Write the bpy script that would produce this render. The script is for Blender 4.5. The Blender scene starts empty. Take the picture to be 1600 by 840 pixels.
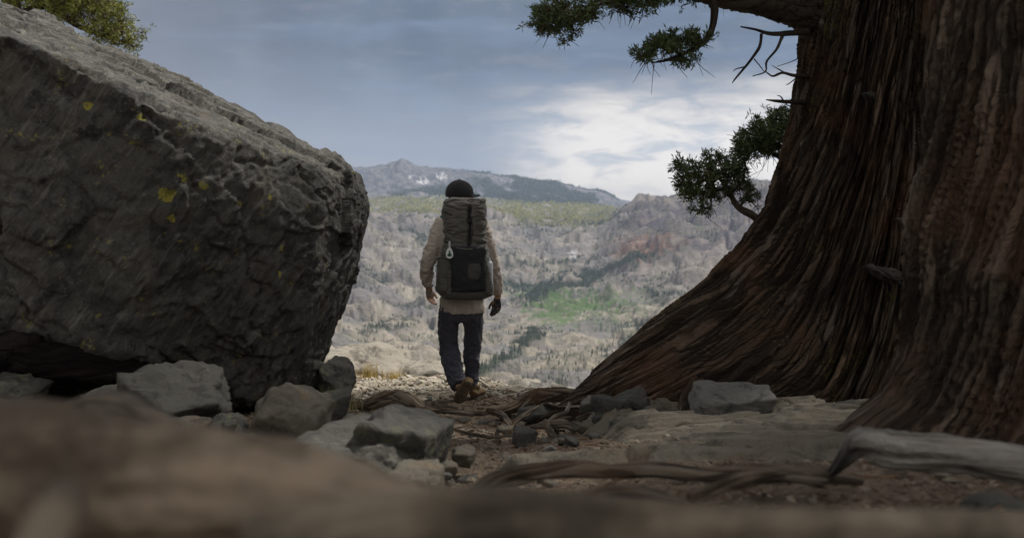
import bpy, math, random
import numpy as np
from mathutils import Vector
rng = np.random.default_rng(7)
random.seed(7)
C = bpy.context.scene.collection
SC = bpy.context.scene

# ------------------------------------------------------------ camera
F = 1556.0                       # focal length in photo pixels (1600 wide)
CAMZ = 1.51
PITCH = math.atan(80.0 / F)
cam_d = bpy.data.cameras.new("camera"); cam = bpy.data.objects.new("camera", cam_d); C.objects.link(cam)
cam.location = (0, 0, CAMZ); cam.rotation_euler = (math.pi / 2 - PITCH, 0, 0)
cam_d.sensor_width = 36.0; cam_d.lens = 36.0 * F / 1600.0
cam_d.clip_start = 0.05; cam_d.clip_end = 60000
cam_d.dof.use_dof = True; cam_d.dof.focus_distance = 7.9; cam_d.dof.aperture_fstop = 3.0
SC.camera = cam

# ------------------------------------------------------------ light
SUN_EL, SUN_AZ = math.radians(56), math.radians(52)     # azimuth from +Y towards +X
SC.view_settings.view_transform = 'Standard'; SC.view_settings.look = 'None'
SC.view_settings.gamma = 1.0; SC.view_settings.exposure = 1.0
sd = Vector((math.sin(SUN_AZ) * math.cos(SUN_EL), math.cos(SUN_AZ) * math.cos(SUN_EL), math.sin(SUN_EL)))
sun_d = bpy.data.lights.new("sun", 'SUN'); sun = bpy.data.objects.new("sun", sun_d); C.objects.link(sun)
sun_d.energy = 2.7; sun_d.angle = math.radians(8); sun_d.color = (1.0, 0.95, 0.87)
sun.rotation_euler = sd.to_track_quat('Z', 'Y').to_euler()


class NT:
    """small node-tree helper"""
    def __init__(s, tree):
        s.t = tree; s.n = tree.nodes; s.l = tree.links
    def new(s, typ, **kw):
        n = s.n.new(typ)
        for k, v in kw.items(): setattr(n, k, v)
        return n
    def set(s, sock, v):
        if v is None: return
        if isinstance(v, bpy.types.NodeSocket): s.l.new(v, sock)
        elif isinstance(v, (tuple, list)) and len(v) == 3 and sock.type == 'RGBA': sock.default_value = (*v, 1)
        else: sock.default_value = v
    def math(s, op, a, b=None, c=None, clamp=False):
        n = s.new('ShaderNodeMath', operation=op, use_clamp=clamp)
        s.set(n.inputs[0], a); s.set(n.inputs[1], b)
        if c is not None: s.set(n.inputs[2], c)
        return n.outputs[0]
    def vmath(s, op, a, b=None):
        n = s.new('ShaderNodeVectorMath', operation=op); s.set(n.inputs[0], a); s.set(n.inputs[1], b)
        return n.outputs['Value'] if op in ('LENGTH', 'DISTANCE', 'DOT_PRODUCT') else n.outputs[0]
    def mix(s, f, a, b, blend='MIX'):
        n = s.new('ShaderNodeMix', data_type='RGBA', blend_type=blend)
        s.set(n.inputs[0], f); s.set(n.inputs[6], a); s.set(n.inputs[7], b)
        return n.outputs[2]
    def noise(s, vec, scale, detail=4, rough=0.55, dist=0.0, out=0):
        n = s.new('ShaderNodeTexNoise'); s.set(n.inputs['Vector'], vec)
        n.inputs['Scale'].default_value = scale; n.inputs['Detail'].default_value = detail
        n.inputs['Roughness'].default_value = rough; n.inputs['Distortion'].default_value = dist
        return n.outputs[out]
    def voro(s, vec, scale, feature='F1', out='Distance'):
        n = s.new('ShaderNodeTexVoronoi', feature=feature); s.set(n.inputs['Vector'], vec)
        n.inputs['Scale'].default_value = scale
        return n.outputs[out]
    def ramp(s, f, stops, interp='LINEAR'):
        n = s.new('ShaderNodeValToRGB'); s.set(n.inputs[0], f); cr = n.color_ramp; cr.interpolation = interp
        while len(cr.elements) < len(stops): cr.elements.new(0.5)
        for e, (p, c) in zip(cr.elements, stops):
            e.position = p; e.color = (*c, 1) if isinstance(c, (tuple, list)) else (c, c, c, 1)
        return n.outputs[0]
    def mapr(s, v, a, b, c=0.0, d=1.0, smooth=True):
        n = s.new('ShaderNodeMapRange', interpolation_type='SMOOTHSTEP' if smooth else 'LINEAR')
        s.set(n.inputs[0], v); s.set(n.inputs[1], a); s.set(n.inputs[2], b); s.set(n.inputs[3], c); s.set(n.inputs[4], d)
        return n.outputs[0]
    def scale(s, vec, xyz):
        n = s.new('ShaderNodeMapping'); s.set(n.inputs[0], vec); n.inputs['Scale'].default_value = xyz
        return n.outputs[0]


# ------------------------------------------------------------ sky
w = bpy.data.worlds.new("World"); SC.world = w; w.use_nodes = True
t = NT(w.node_tree); t.n.clear()
out = t.new('ShaderNodeOutputWorld'); bg = t.new('ShaderNodeBackground'); t.l.new(bg.outputs[0], out.inputs[0])
SKY_K = 0.10
bg.inputs[1].default_value = SKY_K
sky = t.new('ShaderNodeTexSky', sky_type='NISHITA'); sky.sun_disc = False
sky.sun_elevation = SUN_EL; sky.sun_rotation = SUN_AZ; sky.altitude = 2200
tc = t.new('ShaderNodeTexCoord'); dirv = tc.outputs['Generated']
sep = t.new('ShaderNodeSeparateXYZ'); t.l.new(dirv, sep.inputs[0])
X, Y, Z = sep.outputs
nflat = t.noise(t.scale(dirv, (2.2, 2.2, 13.0)), 3.2, 6, 0.55, 0.35)
nbig = t.noise(t.scale(dirv, (1.0, 1.0, 2.2)), 4.5, 4, 0.5, 0.2)
nfine = t.noise(t.scale(dirv, (3.0, 3.0, 11.0)), 7.0, 7, 0.6, 0.6)
zc = t.math('ADD', Z, t.math('MULTIPLY', t.math('SUBTRACT', nbig, 0.5), 0.10))
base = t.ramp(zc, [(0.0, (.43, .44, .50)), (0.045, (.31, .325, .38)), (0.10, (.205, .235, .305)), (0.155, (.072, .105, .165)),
                   (0.22, (.085, .12, .18)), (0.35, (.50, .53, .58)), (0.7, (1.2, 1.2, 1.2)), (1.0, (1.45, 1.43, 1.40))])  # upper stops raised above the frame for more fill light
# mottled bands in the deck of cloud
base = t.mix(t.mapr(nflat, .42, .68, 0, .42), base, (.17, .26, .42))
base = t.mix(t.mapr(nfine, .50, .74, 0, .30), base, (.34, .36, .42))
# far left of the veil greyer
az = t.math('DIVIDE', X, t.math('MAXIMUM', Y, 0.05))
base = t.mix(t.mapr(az, -.12, -.42, 0, .7), base, (.19, .195, .225))
# rain veil: faint upright streaks
streak = t.noise(t.scale(dirv, (6.0, 6.0, 1.2)), 3.0, 2, 0.4)
base = t.mix(t.math('MULTIPLY', t.mapr(streak, .35, .7, 0, .12), t.mapr(az, .1, -.05)), base, (.34, .38, .47))
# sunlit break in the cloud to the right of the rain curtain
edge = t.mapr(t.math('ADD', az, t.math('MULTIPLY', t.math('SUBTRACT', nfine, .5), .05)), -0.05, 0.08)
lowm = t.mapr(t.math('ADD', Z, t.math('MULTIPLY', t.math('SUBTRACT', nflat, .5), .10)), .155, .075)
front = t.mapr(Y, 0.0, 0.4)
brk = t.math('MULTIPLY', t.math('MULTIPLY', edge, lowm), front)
# storm cell ahead; unseen bright cloud added behind the camera for fill light
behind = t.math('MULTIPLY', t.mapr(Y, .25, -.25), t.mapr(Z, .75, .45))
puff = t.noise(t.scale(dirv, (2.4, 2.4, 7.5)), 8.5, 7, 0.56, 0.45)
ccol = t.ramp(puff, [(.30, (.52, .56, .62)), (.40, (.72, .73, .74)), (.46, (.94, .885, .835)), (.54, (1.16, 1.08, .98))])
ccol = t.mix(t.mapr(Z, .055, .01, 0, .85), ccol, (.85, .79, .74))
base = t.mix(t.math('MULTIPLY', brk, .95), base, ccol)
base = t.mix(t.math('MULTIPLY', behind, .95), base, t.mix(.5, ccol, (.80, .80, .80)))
base = t.mix(t.math('MULTIPLY', t.mapr(Z, .06, .0), t.mapr(az, -.15, .08, .25, .0)), base, (.52, .51, .54))
# the cloud deck over everything; the clear Nishita sky shows only through its thin places
ten = t.mix(1.0, base, (.50 / SKY_K, .485 / SKY_K, .46 / SKY_K), 'MULTIPLY')
# below the horizon: dull ground tone
ten = t.mix(t.mapr(Z, -.004, -.03), ten, (.10 / SKY_K, .098 / SKY_K, .095 / SKY_K))
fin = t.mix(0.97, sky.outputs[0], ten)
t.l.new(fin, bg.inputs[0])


# ------------------------------------------------------------ geometry helpers
def P(px, py, D):
    """point seen at photo pixel px,py, D metres ahead of the camera"""
    u = (px - 800.0) / F; v = (420.0 - py) / F
    c, s = math.cos(PITCH), math.sin(PITCH)
    d = np.array([u, v * s + c, v * c - s])
    return d * (D / d[1]) + np.array([0, 0, CAMZ])

def Pa(pts):
    return np.array([P(*p) for p in pts])

def _h(ix, iy, iz):
    n = (ix * 374761393 + iy * 668265263 + iz * 2147483647 * 3 + 1013904223) & 0xFFFFFFFF
    n = ((n ^ (n >> 13)) * 1274126177) & 0xFFFFFFFF
    n = ((n ^ (n >> 15)) * 2246822519) & 0xFFFFFFFF
    return (n ^ (n >> 16)) & 0xFFFFFFFF

_G = np.array([[1,1,0],[-1,1,0],[1,-1,0],[-1,-1,0],[1,0,1],[-1,0,1],[1,0,-1],[-1,0,-1],
               [0,1,1],[0,-1,1],[0,1,-1],[0,-1,-1],[1,1,0],[-1,1,0],[0,-1,1],[0,-1,-1]], float)

def pnoise(p):
    p = np.asarray(p, float)
    i = np.floor(p).astype(np.int64); f = p - i
    u = f * f * f * (f * (f * 6 - 15) + 10)
    r = np.zeros(len(p))
    for dx in (0, 1):
        for dy in (0, 1):
            for dz in (0, 1):
                g = _G[_h(i[:, 0] + dx, i[:, 1] + dy, i[:, 2] + dz) & 15]
                d = g[:, 0] * (f[:, 0] - dx) + g[:, 1] * (f[:, 1] - dy) + g[:, 2] * (f[:, 2] - dz)
                wgt = (u[:, 0] if dx else 1 - u[:, 0]) * (u[:, 1] if dy else 1 - u[:, 1]) * (u[:, 2] if dz else 1 - u[:, 2])
                r += d * wgt
    return r

def fbm(p, octs=4, lac=2.03, gain=0.5, ridged=False):
    r = np.zeros(len(p)); a = 1.0; q = np.asarray(p, float).copy()
    for k in range(octs):
        n = pnoise(q)
        r += a * ((0.5 - np.abs(n)) * 1.0 if ridged else n)
        q = q * lac + 17.3; a *= gain
    return r

def sstep(a, b, x):
    t_ = np.clip((x - a) / (b - a), 0, 1); return t_ * t_ * (3 - 2 * t_)

def join(geos):
    V, Fs, n = [], {}, 0
    for v, fl in geos:
        V.append(v)
        for f in fl: Fs.setdefault(f.shape[1], []).append(f + n)
        n += len(v)
    return np.concatenate(V), [np.concatenate(x) for x in Fs.values()]

def make_mesh(name, geo, mat, smooth=True, uv=None, attrs=None, flatang=None):
    v, fl = geo; v = np.asarray(v, np.float32)
    me = bpy.data.meshes.new(name)
    me.vertices.add(len(v)); me.vertices.foreach_set('co', v.ravel())
    loops = np.concatenate([f.ravel() for f in fl]).astype(np.int32)
    tot = np.concatenate([np.full(len(f), f.shape[1], np.int32) for f in fl])
    st = np.concatenate([[0], np.cumsum(tot)[:-1]]).astype(np.int32)
    me.loops.add(len(loops)); me.loops.foreach_set('vertex_index', loops)
    me.polygons.add(len(tot)); me.polygons.foreach_set('loop_start', st); me.polygons.foreach_set('loop_total', tot)
    me.polygons.foreach_set('use_smooth', np.full(len(tot), bool(smooth)))
    if uv is not None:
        l = me.uv_layers.new(name='UVMap'); l.data.foreach_set('uv', np.asarray(uv, np.float32)[loops].ravel())
    for k, a in (attrs or {}).items():
        a = np.asarray(a, np.float32)
        if a.ndim == 1:
            at = me.attributes.new(k, 'FLOAT', 'POINT'); at.data.foreach_set('value', a)
        else:
            at = me.attributes.new(k, 'FLOAT_COLOR', 'POINT')
            at.data.foreach_set('color', np.concatenate([a, np.ones((len(a), 1), np.float32)], 1).ravel())
    me.update(calc_edges=True)
    if mat: me.materials.append(mat)
    return me

def obj(name, geo, mat, parent=None, origin=None, **kw):
    """links one mesh object; geo is in world coordinates"""
    if parent is not None: o0 = np.array(parent.matrix_world.translation) if False else np.array(parent['_o'])
    else: o0 = np.zeros(3)
    org = np.array(origin, float) if origin is not None else o0
    me = make_mesh(name, (np.asarray(geo[0]) - org, geo[1]), mat, **kw)
    o = bpy.data.objects.new(name, me); C.objects.link(o)
    if parent is not None: o.parent = parent
    o.location = org - o0; o['_o'] = [float(x) for x in org]
    return o

def empty(name, loc):
    o = bpy.data.objects.new(name, None); C.objects.link(o); o.location = loc; o['_o'] = [float(x) for x in loc]
    o.empty_display_size = 0.2
    return o

def tag(o, label=None, cat=None, group=None, kind=None):
    if label: o['label'] = label
    if cat: o['category'] = cat
    if group: o['group'] = group
    if kind: o['kind'] = kind
    return o

def catmull(pts, n):
    """resample a polyline smoothly to n points (rows may carry extra columns)"""
    p = np.asarray(pts, float)
    if len(p) == 2:
        return p[0] + (p[1] - p[0]) * np.linspace(0, 1, n)[:, None]
    q = np.vstack([2 * p[0] - p[1], p, 2 * p[-1] - p[-2]])
    s = np.linspace(0, len(p) - 1 - 1e-9, n); i = s.astype(int); f = (s - i)[:, None]
    a, b, c, d = q[i], q[i + 1], q[i + 2], q[i + 3]
    return 0.5 * (2 * b + (c - a) * f + (2 * a - 5 * b + 4 * c - d) * f ** 2 + (3 * b - a - 3 * c + d) * f ** 3)

def grid_faces(nu, nv, wrap=True, flip=False):
    """rings of nv points, nu rings"""
    j = np.arange(nv if wrap else nv - 1); i = np.arange(nu - 1)
    I, J = np.meshgrid(i, j, indexing='ij'); J2 = (J + 1) % nv
    f = np.stack([I * nv + J, I * nv + J2, (I + 1) * nv + J2, (I + 1) * nv + J], -1).reshape(-1, 4)
    return f[:, ::-1] if flip else f

def tube(path, rad, seg=8, ref=(0, 0, 1), cap=True, phase=0.0):
    """path (n,3); rad (n,) or (n,2): radii along side and second axis"""
    p = np.asarray(path, float); n = len(p); r = np.asarray(rad, float)
    if r.ndim == 0: r = np.full(n, float(r))
    if r.ndim == 1: r = np.stack([r, r], 1)
    tg = np.gradient(p, axis=0); tg /= np.linalg.norm(tg, axis=1)[:, None] + 1e-12
    ref = np.array(ref, float); a = np.zeros((n, 3)); prev = None
    for i in range(n):
        b = ref if prev is None else prev
        s = b - tg[i] * b.dot(tg[i]); ln = np.linalg.norm(s)
        if ln < 1e-3:
            b = np.array([1.0, .3, .2]); s = b - tg[i] * b.dot(tg[i]); ln = np.linalg.norm(s)
        a[i] = s / ln; prev = a[i]
    c = np.cross(tg, a)
    th = np.linspace(0, 2 * math.pi, seg, endpoint=False) + phase
    v = p[:, None] + a[:, None] * (np.cos(th)[None, :, None] * r[:, 0][:, None, None]) + c[:, None] * (np.sin(th)[None, :, None] * r[:, 1][:, None, None])
    v = v.reshape(-1, 3); fl = [grid_faces(n, seg)]
    if cap:
        k = len(v); v = np.vstack([v, p[0], p[-1]]); j = np.arange(seg); j2 = (j + 1) % seg
        fl.append(np.concatenate([np.stack([j2, j, np.full(seg, k)], 1), np.stack([(n - 1) * seg + j, (n - 1) * seg + j2, np.full(seg, k + 1)], 1)]))
    return v, fl

def normals(v, fl):
    n = np.zeros_like(v)
    for f in fl:
        a, b, c = v[f[:, 0]], v[f[:, 1]], v[f[:, 2]]
        fn = np.cross(b - a, c - a)
        for k in range(f.shape[1]): np.add.at(n, f[:, k], fn)
    return n / (np.linalg.norm(n, axis=1)[:, None] + 1e-12)

def ico(sub):
    import bmesh
    bm = bmesh.new(); bmesh.ops.create_icosphere(bm, subdivisions=sub, radius=1)
    v = np.array([x.co[:] for x in bm.verts]); f = np.array([[q.index for q in fc.verts] for fc in bm.faces]); bm.free()
    v /= np.linalg.norm(v, axis=1)[:, None]
    return v, f
_ICO = {}
def icos(s):
    if s not in _ICO: _ICO[s] = ico(s)
    return _ICO[s]

# ------------------------------------------------------------ materials
def material(name, rough=0.85, spec=0.3):
    m = bpy.data.materials.new(name); m.use_nodes = True
    t = NT(m.node_tree); b = t.n['Principled BSDF']
    b.inputs['Roughness'].default_value = rough; b.inputs['Specular IOR Level'].default_value = spec
    return m, t, b

def bump(t, b, h, dist, strength=1.0, prev=None):
    n = t.new('ShaderNodeBump'); t.set(n.inputs['Height'], h); n.inputs['Distance'].default_value = dist
    n.inputs['Strength'].default_value = strength
    if prev is not None: t.l.new(prev, n.inputs['Normal'])
    t.l.new(n.outputs[0], b.inputs['Normal']); return n.outputs[0]

def world_pos(t):
    return t.new('ShaderNodeNewGeometry').outputs['Position']

def rock_mat(name, dark, mid, light, warm=None, lichen=None, scale=1.0, strata=None, rough=.8, moss=None, grain=False):
    m, t, b = material(name, rough, .3)
    p = world_pos(t)
    n1 = t.noise(p, 1.6 * scale, 6, .68, .2); n2 = t.noise(p, 9 * scale, 7, .72, .1); n3 = t.noise(p, 55 * scale, 4, .7)
    v = t.voro(p, 22 * scale)
    f = t.math('ADD', t.math('MULTIPLY', n1, .45), t.math('MULTIPLY', n2, .55))
    col = t.ramp(f, [(.36, dark), (.47, mid), (.56, mid), (.68, light)])
    col = t.mix(t.mapr(n3, .5, .8, 0, .45), col, light)
    col = t.mix(t.mapr(n3, .45, .25, 0, .6), col, dark)
    if warm:
        col = t.mix(t.mapr(t.noise(p, 3.3 * scale, 5, .6, .8), .54, .68, 0, .8), col, warm)
    # dark mineral blotches with crisp outlines
    col = t.mix(t.mapr(t.noise(p, 2.4 * scale, 7, .68, 1.2), .56, .60, 0, .7), col, dark)
    col = t.mix(t.mapr(v, .22, .1, 0, .25), col, light)
    if moss:
        col = t.mix(t.mapr(t.noise(p, 5 * scale, 5, .65, .5), .56, .66, 0, .8), col, moss)
    if lichen:
        tot = None
        wob = t.vmath('ADD', p, t.vmath('MULTIPLY', t.vmath('SUBTRACT', t.noise(p, 14, 4, .6, out=1), (.5, .5, .5)), (.11, .11, .11)))
        for (c, r) in lichen:
            d = t.vmath('DISTANCE', wob, tuple(float(q) for q in c))
            k = t.mapr(d, r, r * .78)
            tot = k if tot is None else t.math('MAXIMUM', tot, k)
        spk = t.math('MULTIPLY', t.mapr(t.noise(p, 7, 3, .5), .60, .66), t.mapr(t.noise(p, 38, 3, .6), .56, .62))
        tot = t.math('MULTIPLY', t.math('MAXIMUM', tot, t.math('MULTIPLY', spk, .6)), t.mapr(t.noise(p, 60, 3, .7), .28, .52, .35, 1))
        col = t.mix(tot, col, (.30, .27, .045))
    t.l.new(col, b.inputs['Base Color'])
    sp = p if strata is None else t.scale(p, strata)
    cr = t.noise(sp, 6.5 * scale, 9, .72, .1)
    h = t.math('ADD', t.math('MULTIPLY', cr, .9), t.math('MULTIPLY', n3, .22))
    if grain:   # slanting cleavage
        mp = t.new('ShaderNodeMapping'); t.l.new(p, mp.inputs[0]); mp.inputs['Rotation'].default_value = (0, math.radians(-36), 0)
        g_ = t.noise(t.scale(mp.outputs[0], (9, 6, 1.3)), 2.2, 7, .7, .15)
        h = t.math('ADD', h, t.math('MULTIPLY', t.math('ABSOLUTE', t.math('SUBTRACT', g_, .5)), 2.2))
        col2 = t.mix(t.mapr(g_, .52, .66, 0, .5), col, light); col2 = t.mix(t.mapr(g_, .46, .34, 0, .6), col2, dark)
        t.l.new(col2, b.inputs['Base Color'])
    vb = t.voro(t.vmath('ADD', p, t.vmath('MULTIPLY', t.noise(p, 9, 2, .5, out=1), (.06, .06, .06))), 13 * scale)
    h = t.math('ADD', h, t.math('MULTIPLY', vb, .15))
    h = t.math('ADD', h, t.math('MULTIPLY', t.noise(p, 120, 3, .7), .10))
    bump(t, b, h, (.020 if grain else .036) / scale ** .6, 1.0)
    return m

def simple_mat(name, col, rough=.8, spec=.3, nscale=None, var=.25, bdist=.002, bscale=None, col2=None):
    m, t, b = material(name, rough, spec)
    tc = t.new('ShaderNodeTexCoord').outputs['Object']
    if nscale:
        n = t.noise(tc, nscale, 4, .6)
        c2 = col2 or tuple(c * (1 - var) for c in col); c1 = tuple(min(1, c * (1 + var)) for c in col)
        t.l.new(t.mix(t.mapr(n, .35, .65), c2, c1), b.inputs['Base Color'])
    else: b.inputs['Base Color'].default_value = (*col, 1)
    if bscale: bump(t, b, t.noise(tc, bscale, 4, .6), bdist, 1)
    return m

def facets(p, size, seed=0, tilt=.28, step=.06):
    """broken facets: every cell of a jittered lattice is its own slightly tilted plane; returns metres"""
    q = p / size + seed * 3.7; i = np.floor(q).astype(np.int64); best = np.full(len(q), 9e9); out = np.zeros(len(q))
    for dx in (-1, 0, 1):
        for dy in (-1, 0, 1):
            for dz in (-1, 0, 1):
                c = i + [dx, dy, dz]; h = _h(c[:, 0], c[:, 1], c[:, 2]); h2 = _h(c[:, 1], c[:, 2], c[:, 0] + 91)
                s_ = c + np.stack([(h & 1023) / 1023., ((h >> 10) & 1023) / 1023., ((h >> 20) & 1023) / 1023.], 1)
                d = q - s_; dd = (d * d).sum(1); k = dd < best; best[k] = dd[k]
                rv = np.stack([(h2 & 1023) / 511.5 - 1, ((h2 >> 10) & 1023) / 511.5 - 1, ((h2 >> 20) & 1023) / 511.5 - 1], 1)
                v = (d * rv).sum(1) * tilt + (((h2 >> 3) & 255) / 127.5 - 1) * step
                out[k] = v[k]
    return out * size

def warp(p, sc, amp):
    return p + amp * np.stack([fbm(p / sc, 2), fbm(p / sc + 7, 2), fbm(p / sc + 13, 2)], 1)

# ------------------------------------------------------------ far terrain: valley, ridges, far mountain
TD = np.array([30, 100, 300, 600, 1000, 1600, 2200, 2800, 3300, 3800, 4300, 5000, 6000, 7000, 8200, 9500, 11000, 14000], float)
TX = np.array([300, 500, 628, 720, 800, 860, 930, 1000, 1060, 1140, 1230, 1420], float)
TT = np.array([
 [1140,1130,1000,790,640,580,530,470,410,355,322,340,338,322,300,268,278,335],   # 300
 [1140,1130,1000,795,642,588,538,478,418,362,336,347,336,320,300,266,278,335],   # 500
 [1140,1130,1000,800,646,592,543,488,440,392,350,340,328,316,296,264,272,335],   # 628
 [1140,1130,1000,800,648,595,548,498,452,408,368,338,327,318,296,266,285,335],   # 720
 [1140,1130,1000,800,650,600,552,508,468,428,388,346,331,322,302,277,300,335],   # 800
 [1140,1130,1000,800,650,600,545,498,466,430,392,352,334,325,308,285,305,335],   # 860
 [1140,1130,1000,800,650,600,545,495,458,420,385,354,337,327,318,297,315,303],   # 930
 [1140,1130,1000,800,650,596,540,482,432,380,337,313,332,337,338,328,335,318],   # 1000
 [1140,1130,1000,800,646,590,532,470,412,362,330,312,330,340,342,340,342,340],   # 1060
 [1140,1130,1000,798,642,584,520,455,392,338,308,299,326,340,342,340,342,340],   # 1140
 [1140,1130,1000,795,640,575,505,435,368,312,291,294,320,335,340,340,342,340],   # 1230
 [1140,1130,1000,790,630,560,485,410,345,300,285,290,315,330,340,340,342,340]], float)

def table(px, D):
    fx = np.interp(px, TX, np.arange(len(TX))); fd = np.interp(np.log(D), np.log(TD), np.arange(len(TD)))
    def cr(i, f, get):
        n = f.shape
        return None
    i0 = np.clip(np.floor(fx).astype(int), 0, len(TX) - 2); u = fx - i0; u = u * u * (3 - 2 * u) * .5 + u * .5
    # smooth (Catmull) along distance
    j = np.clip(np.floor(fd).astype(int), 0, len(TD) - 2); f = fd - j
    def row(i):
        a = TT[i, np.clip(j - 1, 0, 99)]; b = TT[i, j]; c = TT[i, j + 1]; d = TT[i, np.clip(j + 2, 0, len(TD) - 1)]
        return 0.5 * (2 * b + (c - a) * f + (2 * a - 5 * b + 4 * c - d) * f ** 2 + (3 * b - a - 3 * c + d) * f ** 3)
    return row(i0) * (1 - u) + row(i0 + 1) * u

def terrain_h(x, y):
    r = np.hypot(x, y); az = np.arctan2(x, y)
    D = np.clip(r * np.maximum(np.cos(az), .8), 30, 14000)
    px = 800 + F * np.tan(np.clip(az, -.9, .9))
    z = CAMZ - D * (table(px, D) - 340) / F
    zb = np.interp(np.log(np.maximum(r, 10)), np.log([10, 30, 100, 300, 1000, 3000, 9000, 14000]), [-3, -12, -50, -120, -210, -150, 80, 0])
    wb = sstep(math.radians(62), math.radians(115), np.abs(az))
    z = z * (1 - wb) + zb * wb
    q = np.stack([x, y, np.zeros_like(x)], 1)
    wq = q + 60 * np.stack([pnoise(q / 260), pnoise(q / 260 + 9), np.zeros_like(x)], 1)
    amp = np.interp(r, [150, 700, 1500, 3500, 6000, 9000, 12000], [0, 6, 20, 32, 26, 22, 22])
    calm = 1 - .8 * np.exp(-(((px - 870) / 70) ** 2 + ((D - 2650) / 450) ** 2))
    z = z + calm * amp * (1.25 * (0.5 - np.abs(pnoise(wq / 210) * 1.4)) + 1.0 * pnoise(wq / 90 + 5) + .26 * fbm(wq / 38, 3))
    z = z + np.interp(r, [150, 700, 9000], [0, 1, 4]) * .8 * fbm(wq / 17 + 3, 2, ridged=True)
    wf = wq + 30 * np.stack([pnoise(q / 70 + 2), pnoise(q / 70 + 6), np.zeros_like(x)], 1)
    z = z + calm * np.interp(r, [300, 1200, 6000, 7500], [0, 1, 1.2, .35]) * (facets(wf, 150., 5, .17, .03) + facets(wf, 48., 6, .18, .05))
    # gullies on the far mountain and the right ridge
    gm = sstep(7000, 8500, r) * sstep(11500, 10000, r)
    z += gm * 34 * fbm(np.stack([x / 420 + y / 2600, y / 900, 0 * x], 1), 4, ridged=True) - gm * 26
    z += 88 * np.exp(-(np.abs(px - 628) / 17) ** 1.3) * sstep(8300, 9400, D) * sstep(11500, 9800, D)
    gr = sstep(980, 1060, px) * sstep(2600, 3400, D) * sstep(5600, 4800, D)
    z += gr * 26 * (fbm(np.stack([x / 230 - y / 500, y / 700, 0 * x + 3], 1), 4, ridged=True) - .55)
    # the sheet hides under the local ground close by
    z -= 1.2 * sstep(60, 25, r)
    return z

def unpix(x, y, z):
    D = y; dz = z - CAMZ
    return 800 + F * x / np.maximum(D, 1), 340 - F * dz / np.maximum(D, 1)

def seg_d(px, py, ax, ay, bx, by):
    dx, dy = bx - ax, by - ay; tt = np.clip(((px - ax) * dx + (py - ay) * dy) / (dx * dx + dy * dy), 0, 1)
    return np.hypot(px - ax - tt * dx, (py - ay - tt * dy) * 1.5)

def forest_density(x, y, z):
    px, py = unpix(x, y, z); D = y
    q = np.stack([x, y, np.zeros_like(x)], 1)
    n = fbm(q / 190 + 31, 4); n2 = fbm(q / 60 + 11, 3)
    infront = (y > 100)
    belt = sstep(4650, 5100, D) * sstep(7600, 7100, D) * sstep(985, 930, px) * sstep(-.34, -.12, n + .5 * n2)
    far = sstep(7000, 7400, D) * sstep(11500, 10500, D) * np.clip(sstep(690, 760, px + .5 * (py - 300)) + sstep(22, 8, seg_d(px, py, 610, 312, 690, 300)), 0, 1) * sstep(-.24, -.10, fbm(np.stack([x / 330, y / 800, 0 * x], 1) + 77, 4)) * sstep(975, 950, px)
    w1 = np.zeros_like(x)
    for (ax, ay, bx, by, wd, k) in [(820, 470, 930, 428, 17, 1), (930, 428, 1010, 396, 17, 1), (690, 430, 830, 452, 11, .8), (640, 360, 700, 400, 12, .7), (800, 415, 930, 400, 8, .7),
                                    (850, 350, 960, 342, 9, .6), (655, 625, 770, 575, 14, .9), (770, 575, 838, 520, 14, .9), (1010, 455, 1090, 462, 7, .7), (545, 410, 600, 440, 12, .5),
                                    (560, 520, 640, 500, 10, .6), (600, 470, 680, 480, 9, .5), (760, 385, 860, 425, 7, .7), (960, 560, 1010, 500, 9, .6), (860, 560, 940, 550, 8, .5)]:
        w1 = np.maximum(w1, k * sstep(wd * 1.25, wd * .35, seg_d(px + 30 * n2, py + 14 * n, ax, ay, bx, by)))
    w1 *= (D < 6000)
    scat = .34 * sstep(.16, .46, n + .7 * n2) + .003
    scat *= np.where(D > 7000, .15, 1)
    green = np.exp(-(((px - 870) / 60) ** 2 + ((py - 475) / 28) ** 2))
    scat = scat * (1 - .8 * green)
    d = np.clip(np.maximum(np.maximum(belt, far), np.maximum(w1 * sstep(-.35, 0, n2 + .2), scat)), 0, 1)
    back = .35 * sstep(0, .2, n)
    return np.where(infront, d, back), belt, far, px, py

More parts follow.
